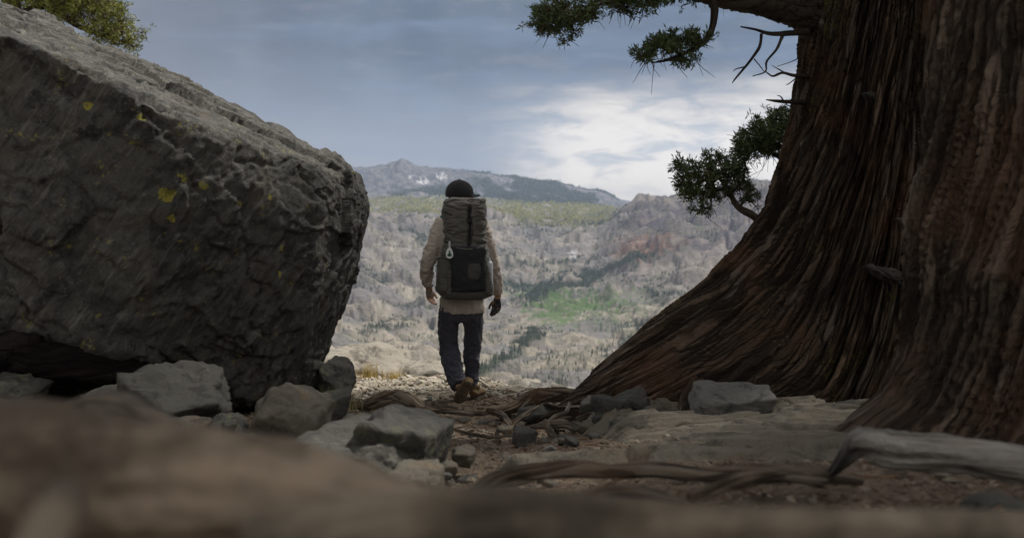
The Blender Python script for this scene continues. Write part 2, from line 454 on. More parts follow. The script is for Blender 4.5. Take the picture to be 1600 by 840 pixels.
def build_terrain():
    a_in = np.linspace(math.radians(-12), math.radians(18), 430)
    a_out = np.concatenate([np.linspace(math.radians(18), math.radians(60), 40)[1:], np.linspace(math.radians(60), math.radians(300), 46)[1:], np.linspace(math.radians(300), math.radians(348), 40)[1:-1]])
    aa = np.concatenate([a_in, a_out]); na = len(aa)
    rr = np.concatenate([np.geomspace(24, 850, 34), np.geomspace(850, 5600, 300)[1:], np.geomspace(5600, 10500, 90)[1:], np.geomspace(10500, 14600, 14)[1:]])
    R, A = np.meshgrid(rr, aa, indexing='ij'); x = (R * np.sin(A)).ravel(); y = (R * np.cos(A)).ravel()
    z = terrain_h(x, y)
    # colour of the land itself
    dn, belt, far, px, py = forest_density(x, y, z)
    q = np.stack([x, y, np.zeros_like(x)], 1)
    n = fbm(q / 240 + 3, 4)[:, None]; n2 = fbm(q / 55 + 8, 4)[:, None]; n3 = fbm(q / 18 + 4, 3)[:, None]
    sand = np.array([.47, .41, .32]); grey = np.array([.25, .24, .25]); rose = np.array([.36, .31, .285]); pale = np.array([.56, .51, .43])
    def m(c, c2, k):
        return c * (1 - k) + c2 * k
    near = sstep(3500, 2000, y)[:, None]
    col = m(np.tile(rose, (len(x), 1)), sand, near)
    col = m(col, pale, sstep(.0, .35, n2 + .5 * n3 - .5 * n) * .75)
    col = m(col, grey, sstep(-.05, .22, n) * .85)
    col = m(col, np.array([.20, .19, .16]), sstep(.12, .36, -n2 + .4 * n3) * .6)
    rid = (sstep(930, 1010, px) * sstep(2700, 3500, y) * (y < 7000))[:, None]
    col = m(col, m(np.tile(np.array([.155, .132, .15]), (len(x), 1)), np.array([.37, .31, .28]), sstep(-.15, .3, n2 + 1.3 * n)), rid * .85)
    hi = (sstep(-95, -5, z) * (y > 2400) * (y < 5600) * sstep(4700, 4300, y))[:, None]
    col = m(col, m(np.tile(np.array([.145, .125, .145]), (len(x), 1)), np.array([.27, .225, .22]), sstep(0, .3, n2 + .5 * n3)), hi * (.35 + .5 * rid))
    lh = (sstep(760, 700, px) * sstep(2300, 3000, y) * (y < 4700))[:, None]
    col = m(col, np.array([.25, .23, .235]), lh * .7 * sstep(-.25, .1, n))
    fm = sstep(7000, 8000, y)[:, None]
    col = m(col, m(np.tile(np.array([.11, .12, .15]), (len(x), 1)), np.array([.26, .25, .25]), sstep(-.05, .3, n2 + n3)), fm * .95)
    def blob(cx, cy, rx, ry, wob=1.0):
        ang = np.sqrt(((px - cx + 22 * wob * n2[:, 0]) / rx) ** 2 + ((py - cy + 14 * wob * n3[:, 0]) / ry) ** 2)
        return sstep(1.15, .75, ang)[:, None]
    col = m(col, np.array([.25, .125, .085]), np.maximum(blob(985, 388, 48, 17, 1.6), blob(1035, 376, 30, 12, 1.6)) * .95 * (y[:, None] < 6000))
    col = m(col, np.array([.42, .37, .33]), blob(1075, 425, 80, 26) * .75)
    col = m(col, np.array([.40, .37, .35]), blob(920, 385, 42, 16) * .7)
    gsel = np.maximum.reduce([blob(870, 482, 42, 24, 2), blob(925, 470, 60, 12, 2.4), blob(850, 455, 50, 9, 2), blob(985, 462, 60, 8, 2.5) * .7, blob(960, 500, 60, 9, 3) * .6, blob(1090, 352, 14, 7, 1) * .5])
    col = m(col, np.array([.115, .215, .055]), gsel * .95 * (y[:, None] > 1500) * (y[:, None] < 6000))
    scrub = sstep(.10, .28, n3 + .5 * n2 - .2 * n) * .5 * (1 - fm)
    col = m(col, np.array([.16, .165, .10]), scrub)
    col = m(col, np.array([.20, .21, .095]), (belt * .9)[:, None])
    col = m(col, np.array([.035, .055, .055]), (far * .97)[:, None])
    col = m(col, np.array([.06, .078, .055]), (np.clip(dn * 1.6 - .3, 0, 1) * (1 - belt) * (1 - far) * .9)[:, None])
    snow = np.maximum.reduce([blob(660, 284, 13, 2.6, .4), blob(688, 276, 8, 2.5, .6), blob(642, 277, 4, 2, .3), blob(678, 309, 5, 3.5, .5) , blob(895, 396, 7, 2.6, .3) * .9, blob(641, 394, 2.6, 3, .2), blob(790, 281, 22, 1.3, .6) * .4])
    col = m(col, np.array([.75, .75, .76]), snow)
    back = (y < 100)[:, None]
    col = np.where(back, m(np.tile(sand, (len(x), 1)), pale, sstep(-.1, .3, n2)) * .95, col)
    f = grid_faces(len(rr), na, True, flip=True)
    mt, t, b = material('far_land', .95, .1)
    at = t.new('ShaderNodeAttribute', attribute_name='land')
    p = world_pos(t)
    nA = t.noise(p, .035, 6, .7, .4); nB = t.noise(p, .11, 5, .7); nC = t.noise(t.scale(p, (1, 1, .3)), .28, 3, .7)
    tex = t.new('ShaderNodeAttribute', attribute_name='tex').outputs['Fac']
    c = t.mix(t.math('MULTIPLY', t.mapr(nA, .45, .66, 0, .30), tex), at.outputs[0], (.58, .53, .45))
    c = t.mix(t.math('MULTIPLY', t.mapr(nB, .52, .66, 0, .4), tex), c, (.16, .165, .13))
    c = t.mix(t.mapr(nC, .56, .72, 0, .5), c, (.20, .19, .175))
    # keep meadow, forest floor and snow in their own colour
    sp = t.new('ShaderNodeSeparateColor'); t.l.new(at.outputs[0], sp.inputs[0])
    val = t.math('MAXIMUM', sp.outputs[0], sp.outputs[1])
    keep = t.math('MAXIMUM', t.mapr(val, .215, .15), t.mapr(val, .5, .62))
    c = t.mix(t.math('MULTIPLY', keep, .75), c, at.outputs[0])
    c = t.mix(1.0, c, (.54, .535, .54), 'MULTIPLY')
    t.l.new(c, b.inputs['Base Color'])
    bump(t, b, t.math('ADD', nA, t.math('MULTIPLY', nB, .5)), 9.0, .9)
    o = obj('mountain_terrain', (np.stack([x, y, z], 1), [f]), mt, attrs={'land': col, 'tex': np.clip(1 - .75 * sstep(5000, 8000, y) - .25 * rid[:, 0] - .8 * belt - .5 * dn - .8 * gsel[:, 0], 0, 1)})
    tag(o, kind='structure'); return o
build_terrain()

# ---- conifers on the far land
def conifer(tiers=3, seg=6, seed=0, slim=.17):
    r = np.random.default_rng(seed); g = []
    g.append(tube(np.array([[0, 0, 0], [0, 0, .3]]), [.016, .012], 4, cap=False))
    for k in range(tiers):
        z0 = .10 + .27 * k * 3 / tiers; z1 = min(1.0, z0 + .42 if k < tiers - 1 else 1.0)
        th = np.linspace(0, 2 * math.pi, seg, endpoint=False) + k
        rr = (slim * (1 - .72 * k / max(1, tiers - 1) * .9)) * r.uniform(.65, 1.2, seg)
        v = np.vstack([np.stack([rr * np.cos(th), rr * np.sin(th), z0 + r.uniform(-.04, .03, seg)], 1), [[0, 0, z1]]])
        j = np.arange(seg); g.append((v, [np.stack([j, (j + 1) % seg, np.full(seg, seg)], 1)]))
    return join(g)

def foliage_mat(name, a, b_, scale=3.0, trans=.15):
    m, t, b = material(name, .7, .25)
    p = world_pos(t)
    oi = t.new('ShaderNodeNewGeometry').outputs['Random Per Island']
    c = t.mix(t.mapr(t.noise(p, scale, 3, .6), .35, .65), a, b_)
    c = t.mix(t.math('MULTIPLY', oi, .55), c, tuple(min(1, q * 1.5) for q in b_))
    t.l.new(c, b.inputs['Base Color'])
    return m
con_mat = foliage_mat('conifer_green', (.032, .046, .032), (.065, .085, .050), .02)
con_mat2 = foliage_mat('conifer_sunlit', (.10, .11, .045), (.33, .31, .11), .012)  # belt conifers: sunlight put into the yellow leaf colour

def scatter_trees():
    N = 420000
    az = rng.uniform(math.radians(-11), math.radians(18), N)
    r = np.sqrt(rng.uniform(900 ** 2, 10800 ** 2, N) )
    # denser sampling close by, where single trees show
    r[: N // 3] = rng.uniform(900, 5200, N // 3)
    x = r * np.sin(az); y = r * np.cos(az); z = terrain_h(x, y)
    d, belt, far, px, py = forest_density(x, y, z)
    prob = d * np.where(r < 2200, .45, np.where(r < 5200, .65, .65))
    prob = np.where(far > .3, .36 * d, prob); prob = np.where(belt > .3, .5 * d, prob)
    keep = (rng.uniform(0, 1, N) < prob) & (px > 530) & (px < 1260) & (py < 665)
    x, y, z, r, belt = x[keep], y[keep], z[keep], r[keep], belt[keep]
    h = rng.uniform(4, 11.5, len(x)) * (1 + .5 * sstep(.4, .8, d[keep])) * np.where(r > 7000, 1.35, np.where(r > 4500, 1.25, .95))
    order = np.argsort(r); x, y, z, r, h, belt = [q[order] for q in (x, y, z, r, h, belt)]
    n1 = 300
    protos = [make_mesh('conifer_tree', conifer(5, 8, s, .15 + .02 * (s % 3)), con_mat, smooth=False) for s in range(5)]
    for i in range(n1):
        o = bpy.data.objects.new('conifer_tree', protos[i % 5]); C.objects.link(o)
        o.location = (x[i], y[i], z[i] - .4); s = h[i]; o.scale = (s * 1.1, s * 1.1, s); o.rotation_euler = (0, 0, rng.uniform(0, 6))
        tag(o, 'small dark green conifer standing on the pale granite slopes of the valley', 'tree', 'conifers dotted over the near valley slopes')
    x, y, z, r, h, belt = [q[n1:] for q in (x, y, z, r, h, belt)]
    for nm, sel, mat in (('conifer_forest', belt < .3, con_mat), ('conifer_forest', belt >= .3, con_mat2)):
        for lod, (ra, rb) in enumerate(((0, 2900), (2900, 20000))):
            s_ = sel & (r >= ra) & (r < rb)
            if s_.sum() < 3: continue
            base = [conifer(3 if lod == 0 else 1, 5 if lod == 0 else 4, k, .17 if lod == 0 else .22) for k in range(3)]
            geos = []
            xx, yy, zz, hh = x[s_], y[s_], z[s_], h[s_]
            for k in range(3):
                v, fl = base[k]
                if lod:  # drop the stem faces
                    v = v[8:]; fl = [fl[1] - 8] if len(fl) > 1 else [f - 8 for f in fl]
                X_, Y_, Z_, H_ = xx[k::3], yy[k::3], zz[k::3], hh[k::3]
                n = len(X_)
                if not n: continue
                V = (v[None] * H_[:, None, None] * np.array([1.05, 1.05, 1]) + np.stack([X_, Y_, Z_ - .5], 1)[:, None]).reshape(-1, 3)
                geos.append((V, [(f[None] + (np.arange(n) * len(v))[:, None, None]).reshape(-1, f.shape[1]) for f in fl]))
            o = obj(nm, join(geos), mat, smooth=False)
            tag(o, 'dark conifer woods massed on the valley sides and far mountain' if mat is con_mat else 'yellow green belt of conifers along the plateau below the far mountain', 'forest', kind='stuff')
scatter_trees()

# ------------------------------------------------------------ local ground (the mountainside pass)
GY = np.array([-45, -20, -10, -4, -1, 0, 1, 2, 3.5, 5, 6.5, 8, 9.5, 11, 12.5, 60.])
GZ = np.array([-20., -6.5, -1.2, .85, 1.13, 1.12, 1.02, .90, .66, .42, .20, .02, -.13, -.30, -.50, -5.])
def crest(x):
    return np.interp(x, [-8, -3, -1.6, -.9, -.2, .4, 1.0, 2.5, 6], [14.5, 13.5, 13.2, 11.6, 9.9, 9.1, 8.8, 9.0, 9.6])
def ground_base(x, y):
    z = np.interp(y, GY, GZ)
    for k in (.3, .6):
        z = z * .5 + .25 * (np.interp(y - k, GY, GZ) + np.interp(y + k, GY, GZ))
    c = crest(x); over = np.maximum(0, y - c)
    z = z - .55 * np.where(over < 1.5, over ** 2 / 3, over - .75)
    z += .055 * np.clip(-x - 1.0, 0, 6) * sstep(9, 5, y) + .03 * np.clip(x - 1.2, 0, 6)
    z -= .10 * np.exp(-((x + .15) / .55) ** 2) * sstep(1.5, 3, y) * sstep(8.5, 7, y)   # the worn trail
    return z
def ground_h(x, y):
    x = np.atleast_1d(np.asarray(x, float)); y = np.atleast_1d(np.asarray(y, float))
    q = np.stack([x, y, 0 * x], 1); r = np.hypot(x, y)
    k = 1 + sstep(12, 30, r) * 10
    return ground_base(x, y) + k * .045 * fbm(q / 1.1, 3) + .018 * fbm(q / .28 + 5, 3) + .007 * fbm(q / .07, 2)

def build_ground():
    def axis(lo, hi, c0, c1, n_in, n_out):
        i = np.linspace(c0, c1, n_in)
        a = c0 - np.geomspace(.06, c0 - lo, n_out)[::-1]; b = c1 + np.geomspace(.06, hi - c1, n_out)
        return np.concatenate([a, i, b])
    xs = axis(-42, 42, -3.0, 3.2, 300, 34); ys = axis(-42, 42, 1.2, 13.2, 400, 34)
    Yg, Xg = np.meshgrid(ys, xs, indexing='ij'); x, y = Xg.ravel(), Yg.ravel()
    z = ground_h(x, y)
    q = np.stack([x, y, z], 1)
    z += .006 * fbm(q / .035, 2) * (np.hypot(x, y) < 14)
    f = grid_faces(len(ys), len(xs), False)
    gravel = np.maximum(sstep(8.2, 9.4, y + .5 * fbm(q / .8, 3)) * sstep(2.4, .8, x), sstep(-2.5, -5, y))
    gravel = np.maximum(gravel, sstep(9, 13, np.hypot(x, y)))
    m, t, b = material('trail_dirt', .95, .15)
    p = world_pos(t); g = t.new('ShaderNodeAttribute', attribute_name='gravel').outputs['Fac']
    n1 = t.noise(p, 2.2, 5, .6, .4); n2 = t.noise(p, 14, 5, .65); n3 = t.noise(p, 70, 4, .7)
    dirt = t.ramp(t.math('ADD', t.math('MULTIPLY', n1, .5), t.math('MULTIPLY', n2, .5)), [(.34, (.065, .046, .033)), (.48, (.13, .096, .068)), (.6, (.205, .16, .115)), (.75, (.28, .23, .175))])
    cell = t.voro(p, 48, out='Color'); cs = t.new('ShaderNodeSeparateColor'); t.l.new(cell, cs.inputs[0])
    dirt = t.mix(t.mapr(cs.outputs[0], .72, .95, 0, .55), dirt, (.20, .17, .135))
    dirt = t.mix(t.mapr(cs.outputs[1], .75, .95, 0, .7), dirt, (.06, .032, .02))
    grv = t.ramp(cs.outputs[2], [(0, (.20, .165, .12)), (.5, (.29, .25, .19)), (1, (.38, .345, .285))])
    grv = t.mix(t.mapr(n1, .4, .6, 0, .4), grv, (.30, .235, .16))
    t.l.new(t.mix(g, dirt, grv), b.inputs['Base Color'])
    e = t.voro(p, 48, 'DISTANCE_TO_EDGE')
    h = t.math('ADD', t.math('MULTIPLY', t.mapr(e, 0, .25), .5), t.math('ADD', t.math('MULTIPLY', n3, .4), t.math('MULTIPLY', n2, 1.2)))
    bump(t, b, h, .018, .9)
    o = obj('ground', (np.stack([x, y, z], 1), [f]), m, attrs={'gravel': gravel})
    tag(o, kind='structure')
build_ground()

# ------------------------------------------------------------ rocks
def polytope(dirs, N, H, p=18):
    d = np.maximum(dirs @ N.T, 1e-4) / H
    return 1.0 / (np.sum(d ** p, 1) ** (1.0 / p))

def rock_geo(center, half, seed, rot=0.0, sub=5, nf=9, p=22, rough=.05, tilt=(0, 0), chip=.035):
    r = np.random.default_rng(seed)
    v, f = icos(sub)
    ax = np.array([[1, 0, 0], [-1, 0, 0], [0, 1, 0], [0, -1, 0], [0, 0, 1], [0, 0, -1]], float) + r.normal(0, .16, (6, 3))
    ex = r.normal(0, 1, (nf, 3)); N = np.vstack([ax, ex]); N /= np.linalg.norm(N, axis=1)[:, None]
    H = np.concatenate([r.uniform(.9, 1.02, 6), r.uniform(.82, 1.15, nf)])
    q = v * polytope(v, N, H, p)[:, None]
    hs = np.array(half, float); sc = float(hs.mean())
    q = q * hs
    w_ = q / sc * 1.0 + seed * 7.3
    nrm = v
    dsp = sc * (rough * 1.1 * fbm(w_ * 1.3, 3) + facets(warp(w_, .8, .1), .8, 1, .12, .05) * .8 + facets(w_, .22, 2, .12, .05) * .7 + (.012 * fbm(w_ * 9, 3) if sub > 4 else 0))
    c_ = pnoise(w_ * np.array([.9, .9, 1.6]) + 5) + .08 * fbm(w_ * 4, 2); dsp -= sc * .05 * np.exp(-(c_ / .03) ** 2)
    q = q + nrm * dsp[:, None]
    cx, sx, cy, sy, cz, sz = math.cos(tilt[0]), math.sin(tilt[0]), math.cos(tilt[1]), math.sin(tilt[1]), math.cos(rot), math.sin(rot)
    Rx = np.array([[1, 0, 0], [0, cx, -sx], [0, sx, cx]]); Ry = np.array([[cy, 0, sy], [0, 1, 0], [-sy, 0, cy]]); Rz = np.array([[cz, -sz, 0], [sz, cz, 0], [0, 0, 1]])
    q = q @ (Ry @ Rx @ Rz).T
    return q + np.array(center), [f]

LICH = [((265, 303), .050), ((288, 278), .028), ((321, 292), .030), ((272, 340), .028), ((372, 317), .024), ((441, 388), .022), ((436, 427), .018), ((225, 185), .028), ((140, 167), .024), ((420, 308), .020), ((275, 176), .02)]
boulder_mat = rock_mat('boulder_rock', (.030, .029, .029), (.092, .086, .074), (.17, .16, .14), warm=(.13, .085, .055),
                       lichen=None, scale=.9, strata=(1, 1, 1.0), rough=.75)

def build_boulder():
    cp = Pa([  # silhouette and edges of the block: far top edge, near top edge, right end, foot, back
        (-420, -150, 8.2), (60, 36, 8.2), (230, 92, 8.3), (330, 140, 8.3), (430, 192, 8.2), (540, 248, 8.0), (572, 288, 7.8),
        (-420, -105, 5.1), (10, 46, 5.2), (262, 172, 5.4), (512, 264, 6.45), (553, 274, 7.0),
        (587, 335, 7.5), (573, 395, 7.5), (548, 470, 7.4), (522, 548, 7.3), (492, 596, 7.2),
        (-420, 520, 5.4), (0, 534, 5.5), (200, 549, 5.65), (320, 588, 6.05), (395, 645, 6.35), (480, 632, 6.9), (440, 640, 6.6),
        (505, 400, 6.3), (462, 540, 6.35), (240, 420, 5.5),
        (-420, 620, 10), (420, 640, 9.4), (500, 300, 10), (-420, -120, 10.5), (300, 160, 10.3), (0, 640, 8.5)])
    import bmesh
    bm = bmesh.new(); [bm.verts.new(c) for c in cp]
    bmesh.ops.convex_hull(bm, input=bm.verts); bm.normal_update()
    c0 = P(180, 330, 7.2); Ns, Hs = [], []
    for fc in bm.faces:
        n = np.array(fc.normal[:]); h = n.dot(np.array(fc.verts[0].co[:]) - c0)
        if h < 0: n, h = -n, -h
        if fc.calc_area() > 1e-5: Ns.append(n); Hs.append(h)
    bm.free(); N = np.array(Ns); H = np.array(Hs)
    # drop near-duplicate planes so that the soft minimum stays crisp
    kN, kH = [], []
    for n, h in zip(N, H):
        if all(n.dot(a) < .9995 for a in kN): kN.append(n); kH.append(h)
    N, H = np.array(kN), np.array(kH)
    lat = np.linspace(.02, math.pi - .02, 400)
    lon = np.concatenate([np.linspace(.30 * math.pi, 1.62 * math.pi, 440), np.linspace(1.62 * math.pi, 2.30 * math.pi, 40)[1:-1]])
    LA, LO = np.meshgrid(lat, lon, indexing='ij')
    # bias the samples towards the end of the block that is in view
    d = np.stack([np.cos(LA), np.sin(LA) * np.cos(LO) * 1.0, np.sin(LA) * np.sin(LO)], -1).reshape(-1, 3)
    d = d[:, [0, 1, 2]]; d = np.stack([d[:, 0], np.sin(LA).ravel() * np.cos(LO).ravel(), np.sin(LA).ravel() * np.sin(LO).ravel()], 1)
    r = polytope(d, N, H, 90)
    q = c0 + d * r[:, None]
    # face normal-ish displacement directions: gradient of the polytope
    wts = (np.maximum(d @ N.T, 1e-4) / H) ** 60; nd = wts @ N; nd /= np.linalg.norm(nd, axis=1)[:, None]
    ps = q.copy()
    wp = warp(ps, .5, .10)
    # beds dip with the top of the block
    bp = np.stack([wp[:, 0] * .86 - wp[:, 2] * .5, wp[:, 1], (wp[:, 0] * .5 + wp[:, 2] * .86) * 1.9], 1)
    D = .018 * fbm(ps / .9, 3) + facets(bp, 1.1, 1, .060, .008) + facets(bp, .5, 4, .035, .008) + facets(warp(bp, .2, .05), .24, 2, .08, .022) + facets(ps, .07, 3, .10, .03) + .006 * fbm(ps / .05, 3)
    # long cracks running with the slope of the block
    u = ps[:, 0] * .80 - ps[:, 2] * -.60; s_ = ps[:, 0] * -.5 + ps[:, 2] * .85
    cr = pnoise(np.stack([u * .45, ps[:, 1] * .5, s_ * 2.6], 1) + 2) + .22 * fbm(ps / .25, 3)
    up = sstep(.1, .5, nd[:, 2])
    D -= .055 * np.exp(-(cr / .035) ** 2) * (.25 + up)
    cr2 = pnoise(np.stack([ps[:, 0] * 1.3 + ps[:, 2] * .9, ps[:, 1] * .5, ps[:, 2] * .35 - ps[:, 0] * .3], 1) * 1.1 + 31) + .12 * fbm(ps / .2, 3)
    D -= .03 * np.exp(-(cr2 / .012) ** 2)
    # right end: slabby, plunging grain
    pl = sstep(.35, .7, nd[:, 0])
    D += .016 * (.35 + pl) * (fbm(np.stack([(ps[:, 0] * .80 - ps[:, 2] * .60) * 9, ps[:, 1] * 6, (ps[:, 0] * .6 + ps[:, 2] * .8) * 1.6], 1), 4, ridged=True) - .8)
    D += up * .022 * (fbm(np.stack([u * 1.1, ps[:, 1] * 4, s_ * 5], 1) + 7, 4, ridged=True) - .8)
    q = q + nd * D[:, None]
    geo = (q, [grid_faces(len(lat), len(lon), True)])
    e = len(lat) - 1; nv = len(lon); j = np.arange(nv)
    v = np.vstack([q, q[:nv].mean(0), q[e * nv:].mean(0)])
    caps = np.concatenate([np.stack([(j + 1) % nv, j, np.full(nv, len(q))], 1), np.stack([e * nv + j, e * nv + (j + 1) % nv, np.full(nv, len(q) + 1)], 1)])
    # lichen discs: find the surface points seen at those places
    Lc = []
    pxs = 800 + F * q[:, 0] / q[:, 1]; pys = 340 - F * (q[:, 2] - CAMZ) / q[:, 1]
    for (c, rr) in LICH:
        dd = np.hypot(pxs - c[0], pys - c[1]) + 40 * (q[:, 1] > 7.6); i = int(np.argmin(dd + q[:, 1] * 3)); Lc.append((q[i], rr))
    mt = rock_mat('boulder_rock_lichen', (.018, .018, .018), (.072, .070, .062), (.20, .195, .17), warm=(.085, .072, .058), lichen=Lc, scale=.9, rough=.75, grain=True)
    b = obj('boulder', (v, [geo[1][0], caps]), mt, origin=P(300, 640, 7.5))
    tag(b, 'huge dark grey overhanging boulder with a sloping top and yellow lichen spots', 'boulder')
build_boulder()

stone_dark = rock_mat('stone_dark', (.020, .020, .018), (.050, .048, .042), (.105, .10, .088), scale=2.2, moss=(.085, .09, .05), rough=.8)
stone_grey = rock_mat('stone_grey', (.026, .025, .022), (.062, .060, .052), (.128, .122, .106), scale=2.2, rough=.85)
stone_mid = rock_mat('stone_mid', (.05, .049, .045), (.145, .141, .128), (.24, .235, .215), scale=2.2, rough=.85)
stone_brown = rock_mat('stone_brown', (.038, .034, .028), (.088, .077, .060), (.165, .148, .12), warm=(.15, .10, .055), scale=2.4, rough=.85)
stone_pale = rock_mat('stone_pale', (.11, .10, .085), (.26, .235, .195), (.36, .33, .28), scale=1.6, rough=.9)
slab_mat = rock_mat('slab_rock', (.055, .050, .042), (.135, .118, .092), (.205, .18, .145), warm=(.15, .12, .085), scale=1.3, rough=.88)

def rock(x0, x1, y0, y1, D, seed, mat, label, depth=None, group='loose rocks beside the trail', name='rock', tilt=(0, 0), rot=None, sub=5, rough=.085, nf=11, p=48, cat='rock'):
    s = D / F; wd = (x1 - x0) * s / 2 * .99; ht = (y1 - y0) * s / 2 * 1.0
    c = P((x0 + x1) / 2, (y0 + y1) / 2, D)
    g = rock_geo(c, (wd, depth or wd * .9, ht), seed, 0 if rot is None else rot, sub, nf, p, rough, tilt)
    o = obj(name, g, mat, origin=(c[0], c[1], c[2] - ht)); tag(o, label, cat, group); return o

rock(186, 352, 586, 664, 4.75, 11, stone_grey, 'pale grey angular rock with a flat top lying below the big overhanging boulder', .33, tilt=(.12, .05))
rock(140, 222, 603, 650, 4.95, 12, stone_grey, 'small grey rock tucked behind the left end of the pale flat topped rock', .2)
rock(-60, 60, 588, 640, 5.1, 13, stone_dark, 'dark rock at the left edge below the black log', .3)
rock(392, 512, 600, 712, 4.55, 14, stone_brown, 'upright brownish rock with a pointed top beside the foot of the boulder', .22, tilt=(.1, -.12))
rock(560, 690, 648, 748, 3.75, 15, stone_dark, 'dark wedge shaped rock with a steep right face at the edge of the trail', .30, tilt=(-.05, .30), nf=5)
rock(502, 662, 676, 742, 3.50, 16, stone_grey, 'layered grey rock with rusty streaks leaning on the dark wedge rock', .22, tilt=(.1, .10), nf=6)
rock(505, 588, 662, 700, 3.95, 17, stone_brown, 'flat brownish slab resting behind the layered grey rock', .22, tilt=(.05, -.05))
rock(610, 694, 728, 776, 3.05, 18, stone_brown, 'low rounded rock in front of the dark wedge rock', .15)
rock(468, 552, 703, 745, 3.15, 19, stone_grey, 'pale low rock in front of the layered grey rock', .15)
rock(498, 552, 566, 626, 7.0, 520, stone_dark, 'dark leaning rock under the right end of the big boulder', .2, tilt=(.2, .5), nf=8)
rock(484, 540, 616, 662, 5.7, 21, stone_dark, 'blackish square broken rock behind the upright brownish rock', .14, nf=3, p=40)
rock(318, 386, 648, 694, 4.6, 22, stone_dark, 'dark rounded rock between the pale flat topped rock and the upright rock', .15)
rock(232, 326, 656, 700, 4.2, 23, stone_brown, 'low dusty rock in front of the pale flat topped rock', .18)
rock(350, 400, 684, 722, 4.0, 24, stone_dark, 'small dark rock at the foot of the upright rock', .12)
rock(1072, 1204, 602, 650, 5.85, 25, stone_mid, 'pale grey block wedged against the base of the leaning juniper trunk', .17, tilt=(.15, -.03), nf=5, p=34)
rock(928, 980, 620, 664, 5.75, 26, stone_dark, 'greenish dark stone with a faceted front among the juniper roots', .12, nf=6, p=30)
rock(964, 1018, 612, 658, 5.9, 27, stone_dark, 'dark squarish stone just behind the greenish stone by the roots', .13)
rock(1004, 1034, 634, 660, 5.7, 28, stone_brown, 'small round brown stone right of the dark squarish stone', .07, sub=4)
rock(905, 938, 620, 650, 6.2, 29, stone_grey, 'small upright grey stone at the toe of the juniper', .08, sub=4)
rock(948, 1042, 660, 702, 5.2, 30, stone_dark, 'blackish ledge stone along the left rim of the pale rock slab', .16)
rock(1300, 1352, 630, 664, 5.4, 31, stone_grey, 'small pointed pale stone between the two juniper trunks', .1, tilt=(0, -.3), nf=3, p=40, sub=4)
rock(1236, 1296, 642, 668, 5.4, 32, stone_dark, 'flat dark stone on the slab under the leaning trunk', .12, sub=4)
rock(806, 836, 612, 634, 8.3, 33, stone_pale, 'small pale rounded stone at the lip of the trail right of the hiker', .06, sub=4)
rock(832, 852, 617, 633, 8.25, 34, stone_dark, 'small black stone touching the pale rounded stone right of the hiker', .05, sub=4)
rock(808, 868, 633, 658, 7.0, 35, stone_grey, 'flat bluish grey stone caught under the humped root', .14, sub=4)
rock(772, 802, 664, 688, 6.0, 36, stone_brown, 'small wedge shaped brown stone on the trail beside the pale root ends', .07, sub=4)
rock(800, 842, 668, 696, 5.3, 37, stone_grey, 'grey stone with a pointed top in the tangle of thin roots', .08, sub=4)
rock(640, 676, 700, 722, 4.0, 38, stone_brown, 'small rusty stone just right of the wedge rock', .06, sub=4)
rock(684, 716, 722, 744, 3.5, 39, stone_brown, 'small brown stone on the trail, nearest to the wedge rock', .05, sub=4)
rock(706, 744, 700, 724, 3.9, 40, stone_brown, 'flat sandy stone half buried in the middle of the trail', .08, sub=4)
rock(1520, 1610, 772, 830, 2.0, 41, stone_grey, 'blurred pale rock at the lower right edge below the grey log', .06)
fr = np.random.default_rng(404)
for k, (fx, fy, fD, fs) in enumerate([(356, 668, 4.5, 15), (384, 700, 4.2, 14), (420, 716, 4.0, 16), (450, 708, 4.2, 17), (478, 700, 4.3, 15), (500, 690, 4.4, 14), (520, 668, 5.0, 14), (548, 655, 5.5, 13), (566, 650, 5.3, 10), (590, 652, 5.0, 12), (610, 646, 5.2, 9),
                                      (495, 655, 5.6, 13), (535, 640, 5.9, 9), (560, 742, 3.2, 15), (590, 752, 3.1, 14), (700, 744, 3.4, 8), (672, 752, 3.3, 10), (300, 668, 4.5, 14), (270, 655, 4.7, 12), (575, 664, 4.7, 9), (640, 655, 5.0, 8), (892, 690, 4.8, 11), (860, 702, 4.6, 10), (905, 668, 5.3, 11), (935, 655, 5.6, 10)]):
    rock(fx - fs, fx + fs, fy - fs * .62, fy + fs * .62, fD, 200 + k, [stone_dark, stone_mid, stone_brown][k % 3], 'fist to head sized broken rock wedged in the heap beside the path', fs * fD / F * .8, 'broken rocks wedged in the heap beside the path', name='rubble_rock', tilt=(fr.normal(0, .35), fr.normal(0, .35)), rot=fr.uniform(0, 6), sub=4, nf=6, p=60)
# pale granite beyond the hiker
rock(505, 648, 542, 606, 13.0, 142, stone_pale, 'broad pale granite outcrop in the sun beyond the right end of the boulder', .8, name='granite_outcrop', cat='outcrop', group='pale granite outcrops past the trail lip', rough=.10, nf=16, p=30)
rock(440, 560, 552, 620, 12.6, 43, stone_pale, 'pale granite block left of the sunlit outcrop, mostly behind the boulder', .6, name='granite_outcrop', cat='outcrop', group='pale granite outcrops past the trail lip')
rock(615, 730, 568, 640, 12.6, 44, stone_pale, 'low smooth pale outcrop just left of the hiker at the crest', .8, name='granite_outcrop', cat='outcrop', group='pale granite outcrops past the trail lip', rough=.04)

